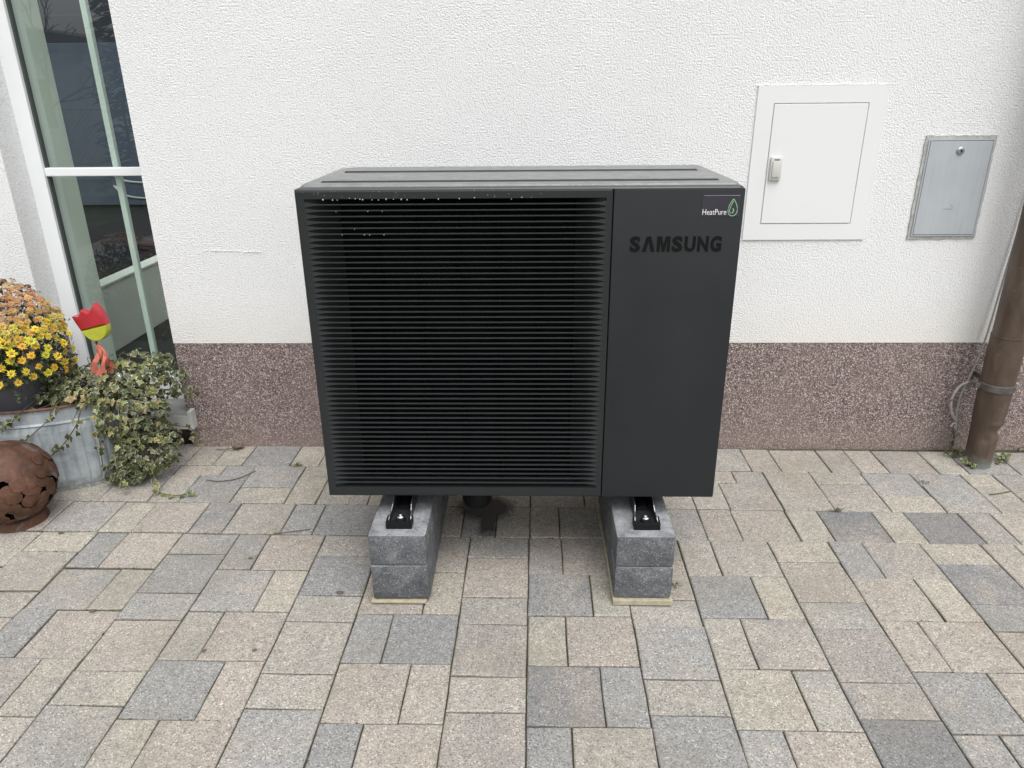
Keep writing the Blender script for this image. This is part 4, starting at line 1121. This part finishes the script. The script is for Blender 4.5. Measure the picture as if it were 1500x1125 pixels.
for k in range(7):       # crumpled strips of ribbon
    a = rr.uniform(-0.6, 0.6); wv = rr.uniform(0.010, 0.018); L = rr.uniform(0.085, 0.125)
    vv = []
    for j in range(9):
        t = j / 8; x = 0.014 + a * 0.055 * t + 0.008 * math.sin(6 * t + k) + (0.016 if k > 3 else 0.0) * math.sin(3 * t); y = -0.012 - 0.018 * math.sin(2.5 * t + k) - 0.003 * k * 0.5; z = 0.252 - L * t
        vv += [(x - wv * (0.35 + 0.65 * t), y, z), (x + wv * (0.35 + 0.65 * t), y + 0.006 * math.sin(9 * t + k), z + 0.004 * math.sin(12 * t))]
    b.add(vv, [(2 * j, 2 * j + 1, 2 * j + 3, 2 * j + 2) for j in range(8)])
b.tube(spline([(0.0, -0.02, 0.25), (0.03, -0.03, 0.245), (0.048, -0.035, 0.215), (0.042, -0.03, 0.185), (0.02, -0.03, 0.165)], 6), 0.0025, 6)
b.build('ribbon', M['ribbon'], tl, True)

# rusty sphere
SC = Vector((-1.868, -0.600, 0.0)); SR = 0.148; SZ = SR + 0.014
sph = empty('rusty_sphere', SC, 'rusty steel garden sphere made of overlapping leaf plates on a ring', 'garden sphere')
b = MB()
b.lathe([(0.092, 0.001), (0.090, 0.006), (0.086, 0.030), (0.078, 0.036), (0.074, 0.034), (0.080, 0.006)], 40, caps=False); b.build('base_ring', M['rust'], sph, 40)
b = MB(); prof = [(SR * 0.985 * math.sin(R(a)), SZ + SR * 0.985 * math.cos(R(a))) for a in range(0, 66, 5)]; prof[0] = (0.001, prof[0][1]); b.lathe(prof[::-1], 48, caps=False); b.build('cap_shell', M['rust'], sph, True)
b = MB(); prof = [((SR - 0.035) * math.sin(R(a)), SZ + (SR - 0.035) * math.cos(R(a))) for a in range(20, 176, 10)]; b.lathe(prof[::-1], 24, caps=False); b.build('hollow_shade_shell', M['black'], sph, True)  # black liner painted as the shade of the hollow inside
def plate(seed):
    rr = random.Random(seed); b = MB(); n = 11
    out = []
    for k in range(n):
        t = 2 * math.pi * k / n
        out.append((1 + 0.13 * math.cos(t) + rr.uniform(-0.05, 0.05), t))
    vv = []; r0 = 0.030
    for sc_, th_ in ((0.55, 0), (1.0, 0), (1.0, -0.0018)):
        for q, t in out:
            r = r0 * q * sc_; a = r / SR
            vv.append((SR * math.sin(a) * math.cos(t), SR * math.sin(a) * math.sin(t), SR * (math.cos(a) - 1) + th_))
    ff = [tuple(range(n))]
    for k in range(n):
        l = (k + 1) % n; ff += [(k, l, n + l, n + k), (n + k, n + l, 2 * n + l, 2 * n + k)]
    b.add(vv, ff); return b.mesh('leaf_plate', M['rust'], False)
plates = [plate(k) for k in range(4)]
rs = random.Random(9); k = 0
for i in range(210):
    z = 1 - 2 * (i + 0.5) / 210
    if z > 0.62 or z < -0.90: continue
    a = i * 2.39996 + rs.gauss(0, 0.10); sr = math.sqrt(1 - z * z)
    d = Vector((sr * math.cos(a), sr * math.sin(a), z))
    if rs.random() < 0.06: continue
    q = (d + Vector((rs.gauss(0, 0.07), rs.gauss(0, 0.07), 0.06 + rs.gauss(0, 0.07)))).to_track_quat('Z', 'Y') @ Quaternion((0, 0, 1), rs.uniform(0, 6.28))
    inst('leaf_plate', rs.choice(plates), sph, d * (SR + rs.uniform(-0.001, 0.0035)) + Vector((0, 0, SZ)), q, rs.uniform(0.72, 1.0))

# ------------------------------------------------------------------ weeds, twigs, fallen leaves
def weed(x, y, n, rad, lab, seed, sc=0.02, h=0.035):
    r = empty('weed', (x, y, 0), lab, 'weed'); rr = random.Random(seed); st = MB()
    for k in range(n):
        a = rr.uniform(0, 6.28); d = rad * rr.random() ** 0.6; p = Vector((d * math.cos(a), d * math.sin(a) * 0.6, rr.uniform(0.006, h)))
        st.tube([(0, 0, 0), (p.x * 0.5, p.y * 0.5, p.z * 0.9), p], 0.0010, 4)
        nn = Vector((rr.gauss(0, 0.5), -0.3 + rr.gauss(0, 0.4), 0.8)).normalized(); t = Vector((math.cos(a), math.sin(a), -0.2)); t = (t - nn * t.dot(nn)).normalized()
        mt = Matrix((t.cross(nn), t, nn)).transposed()
        c = [q * rr.uniform(0.75, 1.25) for q in rr.choice(((0.09, 0.115, 0.04), (0.13, 0.15, 0.06), (0.16, 0.155, 0.08), (0.07, 0.095, 0.04)))]
        inst('leaf', leafs[rr.randrange(5)], r, p, mt.to_quaternion(), sc * rr.uniform(0.6, 1.1), c)
    st.build('stem', M['stem'], r)
    return r
weed(1.795, -0.075, 16, 0.045, 'low grey green weed left of the pipe foot against the wall', 1, 0.022)
weed(1.800, -0.165, 22, 0.045, 'leafy weed in front of the pipe foot at its left', 2, 0.017)
weed(1.945, -0.120, 20, 0.05, 'yellowish weed right of the pipe foot', 3, 0.018)
weed(1.795, -0.035, 14, 0.018, 'upright bright green weed climbing the wall behind the pipe', 4, 0.014, 0.10)
weed(2.075, -0.035, 6, 0.02, 'tiny weed at the wall base near the picture edge', 5, 0.014)
def tuft(x, y, lab, seed, n=26):
    rr = random.Random(seed); b = MB()
    for k in range(n):
        a = rr.uniform(0, 6.28); L = rr.uniform(0.008, 0.026); w_ = 0.0012; bx, by = rr.gauss(0, 0.010), rr.gauss(0, 0.006)
        d = Vector((math.cos(a), math.sin(a), 0)); s = Vector((-d.y, d.x, 0)) * w_
        p0 = Vector((bx, by, 0)); p1 = p0 + d * L * 0.5 + Vector((0, 0, L * 0.45)); p2 = p0 + d * L + Vector((0, 0, L * 0.2))
        b.add([p0 - s, p0 + s, p1 + s, p1 - s, p2], [(0, 1, 2, 3), (3, 2, 4)])
    return tag(b.build('grass_tuft', M['moss'], None, False, (x, y, 0)), lab, 'weed', 'tufts in the paver joints')
p = pw(1.132, -0.420); tuft(p.x, p.y, 'dry grass tuft in a paver joint right of the heat pump', 1)
p = pw(0.455, 0.04); tuft(p.x, p.y, 'small tuft at the right side of the right block', 2)
p = pw(-0.97, -0.72); tuft(p.x, p.y, 'flat mossy tuft left of the heat pump near the wall', 3, 40)
p = pw(-0.80, -0.70); tuft(p.x, p.y, 'small mossy tuft beside the lower left corner of the heat pump', 4, 30)
p = pw(1.55, -0.64); tuft(p.x, p.y, 'small green tuft on the pavers below the grey service box', 5, 14)
def fallen(x, y, rz, sc, lab, seed, curl=0.6):
    rr = random.Random(seed); b = MB(); n = 7; vv = []
    for j in range(n + 1):
        t = j / n; w_ = 0.32 * math.sin(math.pi * min(1, t * 0.95 + 0.03)) ** 0.8
        for s in (-1, 0, 1): vv.append((t - 0.5, s * w_ * rr.uniform(0.85, 1.1), 0.05 + curl * (0.35 * abs(s) * w_ + 0.5 * (t - 0.5) ** 2) + rr.uniform(0, 0.03)))
    ff = []
    for j in range(n):
        for i in range(2): ff.append((3 * j + i, 3 * j + i + 1, 3 * j + i + 4, 3 * j + i + 3))
    b.add([Vector(v) * sc for v in vv], ff)
    o = b.build('fallen_leaf', M['dry'], None, True, (x, y, 0.001)); o.rotation_euler = (0, 0, rz)
    return tag(o, lab, 'leaf', 'dry leaves on the pavers')
fallen(-1.275, -0.028, 0.5, 0.055, 'curled brown leaf leaning against the wall base left of the heat pump', 1, 1.6)
def gpx(u, v): q = pw(u, v); return q.x, q.y
fallen(*gpx(-1.31, 0.20), 0.2, 0.021, 'small brown leaf on the pavers in the lower left', 2)
fallen(*gpx(-0.90, 0.36), 1.2, 0.015, 'tiny dark leaf on a beige oblong paver at lower left', 3)
fallen(*gpx(-0.76, 0.355), 0.4, 0.015, 'small tan leaf in the middle of a square paver', 4)
fallen(*gpx(-0.585, 0.10), -0.1, 0.026, 'narrow pale leaf on the grey paver left of the left block', 5, 0.3)
fallen(*gpx(-1.66, -0.20), 0.3, 0.022, 'brown leaf beside the ring of the rusty sphere', 6)
fallen(*gpx(-0.93, -0.07), 0.1, 0.018, 'crumpled leaf on the oblong paver below the straight twig', 7)
def twig(pts, r, lab):
    c = Vector(pts[0]); b = MB(); b.tube([Vector(q) - c for q in spline(pts, 5)], r, 5)
    return tag(b.build('twig', M['dry'], None, True, c), lab, 'twig', 'twigs on the ground')
a, c_ = gpx(-0.90, -0.215), gpx(-0.78, -0.245)
twig([(*a, 0.003), ((a[0] + c_[0]) / 2, (a[1] + c_[1]) / 2 - 0.004, 0.004), (*c_, 0.003)], 0.0016, 'thin straight twig on the pavers left of the heat pump')
a, c_ = gpx(-1.30, -0.585), gpx(-1.13, -0.66)
twig([(*a, 0.003), (a[0] + 0.06, a[1] - 0.012, 0.004), (a[0] + 0.12, a[1] + 0.01, 0.004), (*c_, 0.004)], 0.002, 'curved runner lying on the pavers beside the ivy')
twig([(1.752, -0.06, 0.012), (1.79, -0.05, 0.022), (1.83, -0.075, 0.016)], 0.003, 'brown dry stalk at the left of the pipe foot')
twig([(1.76, -0.05, 0.02), (1.80, -0.075, 0.03), (1.815, -0.11, 0.004)], 0.0025, 'second dry stalk bending over the weed left of the pipe')
a = gpx(1.80, -0.56); twig([(a[0] - 0.05, a[1] - 0.01, 0.003), (*a, 0.004), (a[0] + 0.05, a[1] + 0.018, 0.003)], 0.0025, 'brown twig lying on the pavers below the downpipe')
twig([(-1.37, -0.035, 0.004), (-1.32, -0.05, 0.012), (-1.27, -0.03, 0.01)], 0.0022, 'dry stalk at the wall base near the ivy')

# ------------------------------------------------------------------ across the yard (seen mirrored in the glass)
nb = empty('neighbour_house', (-10.6, -11.5, -0.08), 'plain white neighbouring house across the yard behind the viewer', 'house')
b = MB(); b.box(-3.2, 2.55, -3.5, 0, 0, 2.28); b.build('wall', M['render'], nb)
b = MB(); b.prism([(-3.6, 2.29), (2.95, 2.29), (2.6, 2.52), (-0.3, 2.95), (-3.2, 2.52)], -3.9, 0.35, 'y'); b.build('roof', plain('dark_roof', (0.05, 0.045, 0.05), 0.7), nb)
b = MB(); b.ring((0.6, 1.6, 0.9, 1.9), (0.66, 1.54, 0.96, 1.84), 0.001, 0.05); nw = b.build('window', M['upvc'], nb)
b = MB(); b.box(0.661, 1.539, 0.01, 0.02, 0.961, 1.839); b.build('pane', M['gap'], nw)
fn = empty('chain_link_fence', (-6.4, -7.4, -0.08), 'low chain link fence across the yard behind the viewer', 'fence')
for k in range(4):
    b = MB(); b.tube([(-2.4 + 1.6 * k, 0, 0), (-2.4 + 1.6 * k, 0, 1.42)], 0.02, 8); b.build('post', M['rail'], fn)
b = MB()
for k in range(-18, 70):
    x0_ = -2.4 + k * 0.07
    for sg in (1, -1):
        a_, e_ = (x0_, x0_ + 1.3) if sg > 0 else (x0_ + 1.3, x0_)
        b.tube([(a_, 0.004 * sg, 0.05), (e_, 0.004 * sg, 1.35)], 0.0022, 3)
b.tube([(-2.4, 0, 1.36), (2.4, 0, 1.36)], 0.004, 4)
fw = b.build('wire_mesh', M['rail'], fn); fw['kind'] = 'stuff'
bt = empty('bare_tree', (-8.3, -9.4, -0.08), 'leafless tree across the yard behind the viewer', 'tree')
b = MB(); rt = random.Random(12)
def limb(p, d, L, r, lv):
    q = p + d * L * 0.5 + Vector((rt.gauss(0, 0.05), rt.gauss(0, 0.05), 0)) * L; e = p + d * L
    b.tube([p, q, e], [r, r * 0.8, r * 0.6], 5)
    if lv == 0: return
    for k in range(3 if lv > 1 else 4):
        nd = (d + Vector((rt.gauss(0, 0.55), rt.gauss(0, 0.55), rt.gauss(0.15, 0.3)))).normalized()
        limb(e if k < 2 else q, nd, L * rt.uniform(0.55, 0.8), r * 0.58, lv - 1)
limb(Vector((0, 0, 0)), Vector((0.05, 0, 1)), 1.5, 0.09, 5)
b.build('trunk', M['stem'], bt)
def conifer(x, y, h, r, lab, seed):
    t = empty('conifer', (x, y, -0.08), lab, 'tree', 'trees across the yard'); rr = random.Random(seed)
    b = MB(); b.tube([(0, 0, 0), (0, 0, h * 0.6), (0, 0, h * 0.98)], [0.10, 0.06, 0.01], 8); b.build('trunk', M['stem'], t)
    b = MB()
    for k in range(2600):
        z = rr.random() ** 1.3 * h * 0.95 + 0.1; rad = r * (1 - z / h) ** 0.7 * rr.uniform(0.35, 1.05); a = rr.uniform(0, 6.28)
        p = Vector((rad * math.cos(a), rad * math.sin(a), z)); d = Vector((math.cos(a), math.sin(a), -0.35 + rr.gauss(0, 0.3))).normalized(); s = Vector((-d.y, d.x, rr.gauss(0, 0.4))).normalized()
        L = rr.uniform(0.12, 0.32); b.add([p, p + d * L * 0.5 + s * L * 0.22, p + d * L, p + d * L * 0.5 - s * L * 0.22], [(0, 1, 2, 3)])
    b.build('crown', M['foliage'], t)
conifer(-6.05, -9.0, 4.6, 0.75, 'dark conifer across the yard, taller one', 1)
conifer(-5.2, -9.6, 3.6, 0.9, 'dark conifer across the yard, shorter one', 2)
